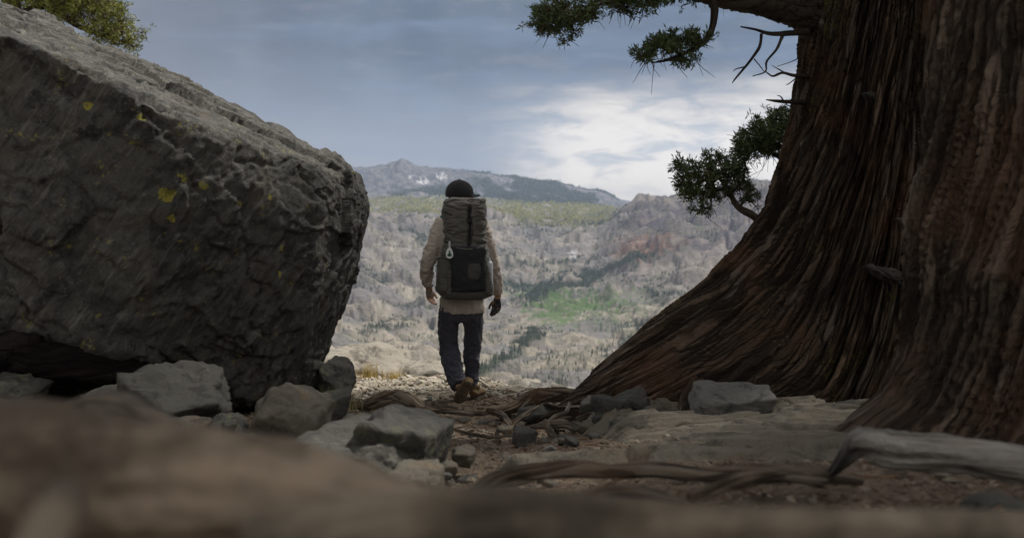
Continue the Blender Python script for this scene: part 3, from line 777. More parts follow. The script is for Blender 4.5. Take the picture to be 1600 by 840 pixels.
def slab(x0, x1, y0, y1, zoff, seed, label, thick=.16, res=.012, edge=.10):
    """broad bedrock: follows the slope, with stepped layers, cracks and a broken rim"""
    nx, ny = int((x1 - x0) / res), int((y1 - y0) / res)
    gx, gy = np.meshgrid(np.linspace(-1, 1, nx), np.linspace(-1, 1, ny), indexing='ij'); gx, gy = gx.ravel(), gy.ravel()
    cx, cy, hx, hy = (x0 + x1) / 2, (y0 + y1) / 2, (x1 - x0) / 2, (y1 - y0) / 2
    th = np.arctan2(gy, gx); lim = .88 + .12 * pnoise(np.stack([np.cos(th) * 2, np.sin(th) * 2, 0 * th + seed], 1)) * 1.6
    x = cx + gx * hx; y = cy + gy * hy; q = np.stack([x, y, 0 * x], 1)
    z = ground_base(x, y) + zoff * (.15 + .85 * sstep(y0 + .2, y0 + 1.7, y)) + .03 * fbm(q / 1.0 + seed, 2)
    rad = (np.abs(gx) ** 3.2 + np.abs(gy) ** 3.2) ** (1 / 3.2) + .10 * fbm(q / .35 + seed, 4)
    z -= thick * 1.6 * sstep(lim - edge, lim + edge * .8, rad)
    k = fbm(np.stack([x * .9 + y * .35, y * 1.6, 0 * x + seed], 1) * 1.25, 3) * 5; kf = np.floor(k)
    z += .020 * (kf + sstep(.42, .58, k - kf))
    z += .010 * fbm(q / .16 + 4, 4) + .006 * fbm(np.stack([x * 4, y * 14, 0 * x], 1), 3, ridged=True)
    c = pnoise(np.stack([x * .55 - y * .35, y * 1.35 + x * .5, 0 * x + seed], 1) + 3) + .06 * fbm(q / .12, 3)
    z -= .07 * np.exp(-(c / .020) ** 2)
    c = pnoise(np.stack([x * 1.3 + y * .9, y * .6 - x * .3, 0 * x + seed + 9], 1) * 1.4) + .05 * fbm(q / .12, 3)
    z -= .035 * np.exp(-(c / .018) ** 2)
    top = np.stack([x, y, z], 1)
    i = np.arange(nx - 1); j = np.arange(ny - 1); I, J = np.meshgrid(i, j, indexing='ij')
    f = np.stack([I * ny + J, (I + 1) * ny + J, (I + 1) * ny + J + 1, I * ny + J + 1], -1).reshape(-1, 4)
    o = obj('rock_slab', (top, [f]), slab_mat, origin=(cx, cy, float(z.min())))
    tag(o, label, 'slab', 'bedrock slabs'); return o
slab(.30, 2.35, 3.15, 6.6, .078, 5, 'broad pale brown bedrock slab with a long diagonal crack below the leaning juniper', .09, edge=.16)
slab(-.12, .75, 3.3, 4.9, -.015, 9, 'low worn slab crossing the middle of the trail', .06, res=.016)

# ------------------------------------------------------------ bark, wood
def bark_mat(name, dark, mid, light, fib=22.0, moss=False, grey=.25):
    m, t, b = material(name, .9, .15)
    uv = t.new('ShaderNodeUVMap').outputs[0]; p = world_pos(t)
    ridge = t.new('ShaderNodeAttribute', attribute_name='ridge').outputs['Fac']
    wob = t.vmath('ADD', uv, t.vmath('MULTIPLY', t.vmath('SUBTRACT', t.noise(p, 2.6, 3, .5, out=1), (.5, .5, .5)), (.16, .16, 0)))
    f1 = t.noise(t.scale(wob, (fib, 1.6, 1)), 1.0, 6, .66, .25)
    f2 = t.noise(t.scale(wob, (fib * 4.5, 5.0, 1)), 1.0, 5, .7, .2)
    cross = t.noise(t.scale(wob, (9, 55, 1)), 1.0, 3, .6)
    big = t.noise(p, 1.7, 4, .6, .3)
    c = t.ramp(t.math('ADD', t.math('MULTIPLY', f1, .6), t.math('MULTIPLY', f2, .4)), [(.34, dark), (.48, mid), (.60, mid), (.72, light)])
    sv = t.scale(wob, (fib * .75, 2.4, 1))
    strip = t.new('ShaderNodeSeparateColor'); t.l.new(t.voro(sv, 1.0, out='Color'), strip.inputs[0])
    sedge = t.voro(sv, 1.0, 'DISTANCE_TO_EDGE')
    c = t.mix(t.mapr(strip.outputs[0], .62, .95, 0, .6), c, light)
    c = t.mix(t.mapr(strip.outputs[1], .62, .95, 0, .65), c, dark)
    c = t.mix(t.mapr(strip.outputs[2], .7, .95, 0, .5), c, tuple(sum(light) / 3 * q for q in (1.08, .94, .80)))
    c = t.mix(t.mapr(sedge, .09, .0, 0, .8), c, dark)
    c = t.mix(t.mapr(ridge, .35, .8, 0, grey), c, light)
    c = t.mix(t.mapr(ridge, .35, .12, 0, .8), c, dark)
    c = t.mix(t.mapr(big, .5, .66, 0, .45), c, tuple(q * r for q, r in zip(mid, (1.35, 1.0, .8))))
    c = t.mix(t.mapr(big, .45, .32, 0, .5), c, dark)
    if moss:
        k = t.math('MULTIPLY', t.mapr(t.noise(p, 3.1, 3, .5), .60, .66), t.mapr(t.noise(p, 30, 3, .6), .53, .6))
        c = t.mix(t.math('MULTIPLY', k, .55), c, (.15, .15, .035))
    t.l.new(c, b.inputs['Base Color'])
    h = t.math('ADD', t.math('MULTIPLY', t.math('ABSOLUTE', t.math('SUBTRACT', f1, .5)), 2.4), t.math('ADD', t.math('MULTIPLY', f2, .8), t.math('MULTIPLY', cross, .30)))
    h = t.math('ADD', h, t.math('ADD', t.math('MULTIPLY', strip.outputs[0], .5), t.math('MULTIPLY', t.mapr(sedge, 0, .12), .45)))
    bump(t, b, h, .045, 1.0)
    return m
bark = bark_mat('juniper_bark', (.022, .016, .012), (.128, .086, .060), (.33, .24, .175), moss=True, fib=34, grey=.18)
bark2 = bark_mat('juniper_bark_near', (.024, .017, .012), (.085, .061, .046), (.24, .19, .145), fib=18.0)
limb_mat = bark_mat('limb_bark', (.03, .024, .02), (.09, .072, .058), (.17, .145, .12), fib=16)
root_mat = bark_mat('root_wood', (.055, .040, .029), (.22, .168, .122), (.42, .345, .26), fib=10, grey=.4)
pale_root = bark_mat('pale_root_wood', (.09, .072, .055), (.22, .18, .14), (.36, .31, .25), fib=10, grey=.4)
grey_wood = bark_mat('weathered_wood', (.13, .12, .105), (.27, .255, .23), (.42, .40, .37), fib=8, grey=.5)
knot_mat = bark_mat('knot_wood', (.03, .027, .024), (.10, .092, .08), (.20, .19, .17), fib=12, grey=.4)
dark_log_mat = bark_mat('near_black_wood', (.006, .005, .005), (.014, .010, .009), (.035, .022, .018), fib=14)  # near black brown wood for the log under the boulder
near_root = simple_mat('near_root_wood', (.14, .108, .078), .85, .2, 7, .55, bscale=40, bdist=.004)
near_tan = simple_mat('near_root_tan', (.11, .09, .066), .85, .2, 9, .5, bscale=40, bdist=.004)
twig_mat = simple_mat('twig_bark', (.10, .07, .05), .9, .2, 9, .4)
dead_mat = simple_mat('dead_twig', (.045, .036, .03), .9, .2, 9, .4)
leaf_mat = foliage_mat('juniper_leaf', (.040, .060, .026), (.085, .115, .046), 6)
leaf_pine = foliage_mat('pine_leaf', (.10, .12, .025), (.21, .22, .055), 4)  # pine foliage, yellower and lighter than the juniper leaf
leaf_crown = foliage_mat('crown_leaf', (.030, .050, .022), (.06, .085, .034), 2)

# angular sampling: fine on the side towards the trail, coarse behind
def thetas(n_in, n_out, a0=-205, a1=25):
    a = np.radians(np.linspace(a0, a1, n_in)); b = np.radians(np.linspace(a1, a0 + 360, n_out + 2)[1:-1]); return np.concatenate([a, b])

def trunk_geo(zs, cx, cy, rx, ry, flare, th, seed, rid=(.035, 5.0), twist=.25, fine=.012):
    """zs rows; flare(theta, z) adds metres; ridges run up the trunk and fan out over the buttresses"""
    Z_, T_ = np.meshgrid(zs, th, indexing='ij'); n, m = Z_.shape
    CX, CY, RX, RY = [np.interp(Z_, zs, a) for a in (cx, cy, rx, ry)]
    fl = flare(T_, Z_)
    tw = T_ + twist * (Z_ + 3.2 * (1 - np.exp(-np.maximum(Z_, 0) / 1.1))) + .12 * pnoise(np.stack([np.cos(T_).ravel() * 1.5, np.sin(T_).ravel() * 1.5, Z_.ravel() * .9], 1) + seed).reshape(n, m)
    k = rid[1]
    def ring(freq, zf, off, octs=3, ridged=True):
        q = np.stack([np.cos(tw).ravel() * freq, np.sin(tw).ravel() * freq, Z_.ravel() * zf + off], 1)
        return fbm(q, octs, ridged=ridged).reshape(n, m)
    lob = ring(1.3, .35, 3, 2, False)
    r1 = ring(k, .55, 0, 3); r2 = ring(k * 3.2, 1.3, 7, 3); r3 = ring(k * 8.5, 3.2, 5, 2)
    cut = ring(k * 1.15, .38, 41, 3, False); cut2 = ring(k * 2.6, .8, 57, 2, False)
    d = .12 * lob + rid[0] * 2.4 * (r1 - .62) + rid[0] * 1.5 * (r2 - .62) + fine * 1.6 * (r3 - .5)
    d -= rid[0] * 1.8 * np.exp(-(cut / .035) ** 2) + rid[0] * .9 * np.exp(-(cut2 / .05) ** 2)
    cross = pnoise(np.stack([np.cos(tw).ravel() * 9, np.sin(tw).ravel() * 9, Z_.ravel() * 22], 1)).reshape(n, m)
    d += fine * .35 * cross
    # loose strips: sharp edged plates
    s = ring(k * 1.7, 1.7, 19, 2, False) * 4; sf = np.floor(s); d += rid[0] * .45 * (sf + sstep(.40, .60, s - sf))
    s = ring(k * 4.0, 4.0, 29, 2, False) * 3; sf = np.floor(s); d += rid[0] * .22 * (sf + sstep(.40, .60, s - sf))
    x = CX + (RX + fl + d) * np.cos(T_); y = CY + (RY + fl * .9 + d) * np.sin(T_)
    zz = Z_ + .0 * T_
    v = np.stack([x.ravel(), y.ravel(), zz.ravel()], 1)
    uvx = ((T_ + twist * (Z_ + 3.2 * (1 - np.exp(-np.maximum(Z_, 0) / 1.1)))) * .75).ravel(); uv = np.stack([uvx, Z_.ravel()], 1)
    ridge = np.clip(.5 + (r2 - .62) * 1.0 + (r1 - .62) * .9 + (r3 - .45) * .6, 0, 1).ravel()
    f = [grid_faces(n, m, True)]
    kk = len(v); v = np.vstack([v, [[cx[-1], cy[-1], zs[-1]]]]); j = np.arange(m)
    f.append(np.stack([(n - 1) * m + j, (n - 1) * m + (j + 1) % m, np.full(m, kk)], 1))
    uv = np.vstack([uv, [[0, zs[-1]]]]); ridge = np.append(ridge, .5)
    return (v, f), uv, ridge

def gauss(T_, deg, wdeg):
    d = (T_ - math.radians(deg) + math.pi) % (2 * math.pi) - math.pi
    return np.exp(-(d / math.radians(wdeg)) ** 2)

def wood(name, pts, rad, mat, parent=None, seg=14, step=.02, rough=.18, seed=0, grooves=5, tagd=None, origin=None, squash=1.0, twist=3.0):
    """a root, limb or log: pts world points, rad per point"""
    pts = np.asarray(pts, float); L = np.sum(np.linalg.norm(np.diff(pts, axis=0), axis=1)); n = max(6, int(L / step))
    R = np.broadcast_to(np.asarray(rad, float), (len(pts),))
    c = catmull(np.hstack([pts, R[:, None]]), n); pth, r = c[:, :3], np.maximum(c[:, 3], .002)
    v, f = tube(pth, r, seg)
    th = np.tile(np.linspace(0, 2 * math.pi, seg, endpoint=False), n); s = np.repeat(np.linspace(0, L, n), seg); rr = np.repeat(r, seg)
    q = np.stack([np.cos(th + s * twist) * grooves * .4, np.sin(th + s * twist) * grooves * .4, s / .35 + seed], 1)
    lump = pnoise(np.stack([np.cos(th) * .8, np.sin(th) * .8, s / (6 * R.mean() + .02) + seed], 1))
    d = rough * rr * (1.6 * (fbm(q, 3, ridged=True) - .6) + 1.6 * lump)
    ctr = np.repeat(pth, seg, axis=0); k = len(ctr)
    dirn = (v[:k] - ctr) / (np.linalg.norm(v[:k] - ctr, axis=1)[:, None] + 1e-9)
    v = v.copy(); v[:k] = ctr + (v[:k] - ctr) * np.array([1, 1, squash]) + dirn * d[:, None]
    uv = np.stack([th * .12 + s * twist * .05, s], 1); uv = np.vstack([uv, uv[:1], uv[-1:]])
    rdg = np.clip(.5 + d / (rough * rr + 1e-9) * .5, 0, 1); rdg = np.append(rdg, [.5, .5])
    o = obj(name, (v, f), mat, parent, origin=origin if parent is None else None, uv=uv, attrs={'ridge': rdg})
    return o

# ------------------------------------------------------------ branching foliage
def rand_dirs(r, n):
    d = r.normal(0, 1, (n, 3)); return d / np.linalg.norm(d, axis=1)[:, None]

def tufts(r, pos, out, size=.05, blades=12, width=.11, spread=.9):
    """sprays of short scaly blades around each point, fanning away along out"""
    n = len(pos); p = np.repeat(pos, blades, 0); o = np.repeat(out, blades, 0)
    d = o * (1 - spread * .5) + rand_dirs(r, n * blades) * spread; d[:, 2] += .25; d /= np.linalg.norm(d, axis=1)[:, None]
    s = size * r.uniform(.55, 1.25, n * blades)[:, None]
    side = np.cross(d, rand_dirs(r, n * blades)); side /= np.linalg.norm(side, axis=1)[:, None] + 1e-9
    p = p + rand_dirs(r, n * blades) * size * .35
    a = p; b = p + d * s * .55 + side * s * width; c = p + d * s; e = p + d * s * .55 - side * s * width
    v = np.stack([a, b, c, e], 1).reshape(-1, 3); f = np.arange(len(a) * 4).reshape(-1, 4)
    return v, [f]

def grow(skel, attr, rad0, tip=.003):
    """connects each attractor to the nearest node already grown; returns twig tubes and end points"""
    nodes = [np.array(s[:3]) for s in skel]; par = [-1] + list(range(len(skel) - 1)); ns = len(nodes)
    A = np.asarray(attr, float); done = np.array(nodes)
    from_ = ((A[:, None] - done[None]) ** 2).sum(-1).min(1); A = A[np.argsort(from_)]
    for a in A:
        N_ = np.array(nodes); d = np.linalg.norm(N_ - a, axis=1); k = int(np.argmin(d))
        base = nodes[k]; v = a - base; L = np.linalg.norm(v)
        if L < .01: continue
        if L > .10:
            side = np.cross(v, [0.3, .2, 1.0]); side /= np.linalg.norm(side) + 1e-9
            mid = base + v * .5 + side * L * random.uniform(-.14, .14) + np.array([0, 0, random.uniform(-.10, .06) * L])
            nodes.append(mid); par.append(k); k = len(nodes) - 1
        nodes.append(a); par.append(k)
    cnt = np.zeros(len(nodes))
    for i in range(len(nodes) - 1, -1, -1):
        cnt[i] = max(cnt[i], 1)
        if par[i] >= 0: cnt[par[i]] += cnt[i]
    rad = tip * cnt ** .42
    rad = np.minimum(rad, rad0)
    g = []
    for i in range(ns, len(nodes)):
        if par[i] < 0: continue
        a, b = nodes[par[i]], nodes[i]
        g.append(tube(np.array([a, b]), [min(rad[par[i]], rad[i] * 1.35), rad[i]], 5, cap=False))
    return g, np.array(nodes), np.array(par), ns

def blob_points(r, blobs, dens):
    out = []
    for (px, py, D, rx, ry, rd) in blobs:
        c = P(px, py, D); s = D / F; hx, hz, hy = rx * s, ry * s, rd
        n = max(3, int(dens * rx * ry / 400))
        u = rand_dirs(r, n) * (r.uniform(.10, 1.25, n) ** .5)[:, None]
        out.append(c + u * np.array([hx, hy, hz]))
    return np.concatenate(out)

def foliage_branch(parent, name, path, rads, blobs, seed, dens=22, tsize=.05, blades=12, per=6, tmat=twig_mat, lmat=leaf_mat, jit=.045, bare=0.0, rad_min=.003, woodmat=None):
    r = np.random.default_rng(seed)
    pw = Pa(path); br = wood(name, pw, rads, woodmat or limb_mat, parent, seg=10, step=.03, rough=.22, seed=seed, grooves=4)
    sk = catmull(np.hstack([pw, np.asarray(rads, float)[:, None]]), max(6, int(np.sum(np.linalg.norm(np.diff(pw, axis=0), axis=1)) / .08)))
    A = blob_points(r, blobs, dens)
    g, nodes, par, ns = grow(sk[:, :3], A, float(np.mean(rads)) * .8, rad_min)
    # a few bare twiglets
    tg = []
    for _ in range(int(len(nodes) * .6)):
        i = r.integers(ns // 2, len(nodes)); a = nodes[i]; d = rand_dirs(r, 1)[0]; d[2] -= .35
        m_ = a + d * r.uniform(.04, .09); e = m_ + (d + rand_dirs(r, 1)[0] * .6) * r.uniform(.03, .08)
        tg.append(tube(np.array([a, m_, e]), [.0028, .002, .0012], 4, cap=False))
    tw = obj('twig', join(g + tg), tmat, br, smooth=True); tag(tw, kind='stuff')
    tips = nodes[ns:]; pr = nodes[par[ns:]]
    dirn = tips - pr; dirn /= np.linalg.norm(dirn, axis=1)[:, None] + 1e-9
    sel = r.uniform(0, 1, len(tips)) > bare
    tips, dirn = tips[sel], dirn[sel]
    pos = np.repeat(tips, per, 0) + r.normal(0, jit, (len(tips) * per, 3)); od = np.repeat(dirn, per, 0)
    lf = obj('foliage', tufts(r, pos, od, tsize, blades), lmat, br, smooth=False); tag(lf, kind='stuff')
    return br

# ------------------------------------------------------------ leaning juniper with the big left buttress
def juniper_one():
    root = empty('juniper_tree', (2.8, 7.2, .2))
    tag(root, 'old leaning juniper with a wide buttress sweeping down left to the trail', 'tree', 'giant junipers on the right')
    zL = np.array([-.15, .10, .19, .35, .58, .86, 1.09, 1.32, 1.6, 1.93, 2.2, 2.48, 2.8, 3.2, 4.0, 5.2])
    xL = np.array([-.08, .12, .26, .44, .70, 1.06, 1.37, 1.61, 1.83, 1.94, 2.03, 2.07, 2.10, 2.15, 2.35, 2.60])
    xR = np.interp(zL, [-.2, .2, 1.0, 2.2, 3.2, 5.2], [3.8, 3.55, 3.2, 3.02, 3.0, 3.1])
    zs = np.concatenate([np.linspace(-.15, 3.35, 400), np.linspace(3.35, 5.2, 24)[1:]])
    core_l = np.interp(zs, [-.2, .3, 1.0, 1.9, 2.5, 3.2, 4.0, 5.2], [1.75, 1.80, 1.92, 2.06, 2.10, 2.17, 2.36, 2.6])
    R_ = np.interp(zs, zL, xR); cx = (core_l + R_) / 2; rx = (R_ - core_l) / 2
    cy = np.full(len(zs), 7.3); ry = np.interp(zs, [-.2, 1, 3, 5], [.82, .68, .60, .42])
    ext = core_l - np.interp(zs, zL, xL)
    def flare(T_, Z_):
        e = np.interp(Z_, zs, np.maximum(ext, 0))
        f = e * gauss(T_, 193, 30)
        f += .55 * np.maximum(0, .95 - Z_) ** 1.6 * gauss(T_, -138, 13)      # smaller toes towards the slab
        f += .34 * np.maximum(0, .8 - Z_) ** 1.5 * gauss(T_, -108, 10)
        f += .30 * np.maximum(0, .9 - Z_) ** 1.5 * gauss(T_, -80, 9)
        f += .30 * np.maximum(0, .9 - Z_) ** 1.5 * gauss(T_, -55, 10)
        f += .5 * np.maximum(0, .9 - Z_) ** 1.5 * gauss(T_, 20, 30)
        # hollow under the front
        f -= .22 * sstep(.75, .15, Z_) * gauss(T_, -95, 34)
        return f
    geo, uv, rd = trunk_geo(zs, cx, cy, rx, ry, flare, thetas(500, 50, -222, -20), 3, rid=(.024, 7.0), twist=-.17, fine=.013)
    obj('trunk', geo, bark, root, uv=uv, attrs={'ridge': rd})
    # the big limb reaching left out of the top of the frame
    wood('limb', Pa([(1340, 60, 7.3), (1262, 18, 7.1), (1205, 2, 6.9), (1145, -12, 6.75), (1085, -26, 6.6), (980, -70, 6.4), (860, -150, 6.2)]), [.26, .15, .115, .10, .09, .07, .03], limb_mat, root, seg=28, step=.02, rough=.20, seed=4, grooves=9)
    # drooping foliage branches under it
    foliage_branch(root, 'branch', [(1150, -12, 6.75), (1085, -12, 6.6), (1010, -8, 6.5), (945, 6, 6.45), (905, 12, 6.4)], [.030, .022, .016, .010, .006],
                   [(1000, -4, 6.5, 62, 20, .22), (912, 14, 6.4, 34, 17, .14), (868, 26, 6.4, 40, 20, .15), (850, 36, 6.35, 24, 16, .10), (884, 50, 6.4, 17, 16, .08), (955, 2, 6.5, 40, 14, .12)], 21, dens=15, per=5, tsize=.040, jit=.020)
    foliage_branch(root, 'branch', [(1112, -10, 6.6), (1117, 20, 6.6), (1108, 55, 6.6), (1085, 76, 6.6), (1050, 92, 6.55), (1022, 98, 6.5)], [.030, .028, .022, .016, .010, .005],
                   [(1062, 66, 6.6, 30, 15, .12), (1030, 74, 6.5, 26, 13, .12), (1004, 86, 6.5, 15, 14, .08), (1068, 92, 6.6, 20, 9, .08), (1094, 60, 6.6, 15, 12, .08)], 22, dens=24, per=5, tsize=.038, jit=.018)
    foliage_branch(root, 'branch', [(1150, -30, 6.8), (1090, -42, 6.7), (1035, -36, 6.6), (1000, -20, 6.6)], [.026, .02, .012, .006],
                   [(1060, -24, 6.7, 60, 14, .2), (1100, -34, 6.8, 50, 16, .2)], 25, dens=14, per=6)
    # lower live branches behind the trunk
    foliage_branch(root, 'branch', [(1260, 372, 7.4), (1200, 352, 7.7), (1172, 334, 7.8), (1152, 322, 7.8), (1135, 292, 7.8), (1118, 272, 7.75)], [.05, .036, .030, .024, .016, .009],
                   [(1086, 272, 7.7, 30, 20, .16), (1120, 268, 7.8, 34, 20, .16), (1112, 246, 7.8, 16, 12, .10), (1150, 282, 7.9, 24, 16, .14), (1092, 306, 7.7, 26, 12, .12), (1076, 292, 7.7, 22, 14, .12), (1064, 262, 7.7, 14, 14, .10), (1100, 326, 7.7, 26, 5, .10), (1150, 262, 7.9, 18, 14, .12), (1130, 300, 7.8, 26, 12, .12), (1172, 300, 7.9, 14, 18, .10)], 23, dens=24, per=4, tsize=.038, jit=.018, rad_min=.0048, woodmat=root_mat)
    foliage_branch(root, 'branch', [(1270, 250, 7.5), (1225, 246, 7.9), (1195, 236, 8.0), (1172, 228, 8.0)], [.035, .022, .014, .007],
                   [(1178, 216, 8.0, 32, 24, .22), (1208, 208, 8.0, 32, 28, .22), (1152, 238, 8.0, 18, 14, .12), (1226, 188, 8.0, 20, 18, .16), (1196, 236, 8.0, 28, 10, .14)], 24, dens=27, per=5, tsize=.042, jit=.026)
    # dead branches
    def dead(pts, rads, forks=()):
        d = wood('dead_branch', Pa(pts), rads, dead_mat, root, seg=8, step=.02, rough=.25, seed=len(pts), grooves=3)
        for fp, fr in forks: wood('dead_twig', Pa(fp), fr, dead_mat, d, seg=6, step=.02, rough=.25, seed=2, grooves=3)
    dead([(1262, 50, 7.0), (1235, 52, 6.9), (1205, 53, 6.9), (1180, 46, 6.9), (1157, 42, 6.9)], [.025, .018, .014, .009, .005],
         [([(1190, 53, 6.9), (1186, 75, 6.9), (1168, 100, 6.9), (1150, 122, 6.9), (1144, 130, 6.9)], [.012, .011, .009, .006, .003]),
          ([(1223, 55, 6.9), (1214, 76, 6.85), (1198, 96, 6.85), (1196, 112, 6.85), (1176, 119, 6.85)], [.011, .009, .008, .006, .003]),
          ([(1166, 104, 6.9), (1150, 108, 6.9), (1146, 112, 6.9)], [.006, .004, .002]),
          ([(1178, 92, 6.9), (1188, 104, 6.9), (1194, 112, 6.9)], [.005, .004, .003])])
    dead([(1262, 120, 7.0), (1240, 118, 6.9), (1222, 114, 6.9), (1207, 119, 6.9), (1196, 112, 6.85)], [.016, .011, .009, .007, .004],
         [([(1232, 117, 6.9), (1216, 108, 6.9), (1206, 102, 6.9)], [.006, .004, .002]), ([(1244, 122, 6.9), (1234, 130, 6.9), (1228, 133, 6.9)], [.005, .004, .002]),
          ([(1255, 88, 6.95), (1235, 97, 6.95), (1214, 104, 6.95)], [.004, .003, .0015])])
    dead([(1256, 160, 7.0), (1236, 159, 6.9), (1215, 158, 6.9), (1197, 156, 6.9)], [.022, .015, .010, .004], [([(1224, 158, 6.9), (1220, 151, 6.9), (1214, 149, 6.9)], [.007, .005, .002])])
    # weathered knots where branches broke away
    for pts, rr in (([(1425, 448, 6.85), (1400, 436, 6.66), (1378, 427, 6.57), (1358, 418, 6.52), (1349, 416, 6.50)], [.05, .045, .036, .020, .006]),
                    ([(1440, 356, 6.8), (1424, 350, 6.65), (1410, 345, 6.57), (1398, 342, 6.54)], [.05, .035, .022, .006]), ([(1385, 168, 6.85), (1370, 158, 6.72), (1356, 150, 6.64), (1346, 146, 6.61)], [.05, .035, .022, .006])):
        k = wood('knot', Pa(pts), rr, knot_mat, root, seg=22, step=.008, rough=.55, seed=3, grooves=8)
        k['label'] = 'weathered grey stub of a broken branch'
    # unseen crown on limbs, laid out above the frame to shade the foreground
    r = np.random.default_rng(5)
    c0 = np.array([2.9, 7.3, 5.0]); A = []
    for _ in range(80):
        A.append([r.uniform(.4, 6.4), r.uniform(3.5, 12.0), 0])
    A = np.array(A); lowest = CAMZ + np.maximum(A[:, 1], 2) * .232 + .55
    A[:, 2] = np.maximum(lowest, 4.2) + r.uniform(.1, 3.2, len(A)) * (1 - .25 * np.hypot(A[:, 0] - 1, A[:, 1] - 7) / 8)
    g, nodes, par, ns = grow(np.array([[2.8, 7.3, 4.6], [2.8, 7.3, 5.4], [2.6, 7.3, 6.4], [2.5, 7.2, 7.4]]), A, .16, .012)
    cb = obj('crown_limb', join(g), limb_mat, root); tag(cb, kind='stuff')
    wood('trunk_top', [[2.95, 7.3, 5.0], [2.85, 7.3, 6.2], [2.6, 7.25, 7.6], [2.4, 7.1, 8.8]], [.42, .30, .18, .05], limb_mat, root, seg=20, step=.05, seed=8)
    pos = np.repeat(A, 26, 0) + r.normal(0, .27, (len(A) * 26, 3)); lo = CAMZ + pos[:, 1] * .232 + .12; pos[:, 2] = np.maximum(pos[:, 2], lo + r.uniform(0, .2, len(pos)))
    od = np.tile([[0, 0, 1.0]], (len(pos), 1))
    cf = obj('crown', tufts(r, pos, od, .155, 16, .22, 1.2), leaf_crown, root, smooth=False); tag(cf, kind='stuff')
juniper_one()

def juniper_two():
    root = empty('juniper_tree', (2.55, 4.0, .5))
    tag(root, 'nearest juniper, a slightly blurred upright trunk filling the right edge', 'tree', 'giant junipers on the right')
    zs = np.concatenate([np.linspace(.15, 2.6, 300), np.linspace(2.6, 5.4, 30)[1:]])
    # left outline in metres at the depth of the trunk
    zo = np.array([.2, .42, .52, .62, .78, .94, 1.16, 1.5, 1.75, 2.5, 4, 5.4])
    xo = np.array([1.00, 1.06, 1.14, 1.30, 1.54, 1.64, 1.70, 1.735, 1.79, 1.84, 1.98, 2.08])
    R_ = np.interp(zs, [.2, 1, 3, 5.4], [3.8, 3.5, 3.4, 3.2]); core = np.interp(zs, [.15, 1, 2.5, 4, 5.4], [1.70, 1.74, 1.84, 1.98, 2.08])
    cx = (core + R_) / 2; rx = (R_ - core) / 2; cy = np.full(len(zs), 4.15); ry = np.interp(zs, [0, 2, 5.4], [.72, .66, .5])
    ext = core - np.interp(zs, zo, xo)
    def flare(T_, Z_):
        f = np.interp(Z_, zs, np.maximum(ext, 0)) * gauss(T_, 192, 30)
        f += .42 * np.maximum(0, 1.05 - Z_) ** 1.7 * gauss(T_, -130, 12) + .45 * np.maximum(0, 1.05 - Z_) ** 1.7 * gauss(T_, -96, 13) + .4 * np.maximum(0, 1.0 - Z_) ** 1.6 * gauss(T_, -60, 14)
        f += .035 * gauss(T_, 205, 12) * np.exp(-((Z_ - 1.28) / .10) ** 2)
        return f
    geo, uv, rd = trunk_geo(zs, cx, cy, rx, ry, flare, thetas(330, 40, -215, -40), 17, rid=(.019, 8.5), twist=-.06, fine=.011)
    obj('trunk', geo, bark2, root, uv=uv, attrs={'ridge': rd})
    wood('trunk_top', [[2.45, 4.15, 5.2], [2.5, 4.1, 6.4], [2.4, 4.0, 7.8]], [.5, .34, .1], limb_mat, root, seg=20, step=.05, seed=8)
    r = np.random.default_rng(15); A = np.stack([r.uniform(0, 5.5, 46), r.uniform(.5, 4.8, 46), r.uniform(4.4, 7.5, 46)], 1)  # unseen crown overhead, spread to keep the foreground in shade
    A[:, 2] = np.maximum(A[:, 2], CAMZ + A[:, 1] * .235 + 1.5)
    g, nodes, par, ns = grow(np.array([[2.45, 4.15, 5.0], [2.5, 4.1, 6.0], [2.4, 4.0, 7.4]]), A, .16, .012)
    cb = obj('crown_limb', join(g), limb_mat, root); tag(cb, kind='stuff')
    pos = np.repeat(A, 26, 0) + r.normal(0, .30, (len(A) * 26, 3))
    cf = obj('crown', tufts(r, pos, np.tile([[0, 0, 1.0]], (len(pos), 1)), .165, 16, .22, 1.2), leaf_crown, root, smooth=False); tag(cf, kind='stuff')
juniper_two()

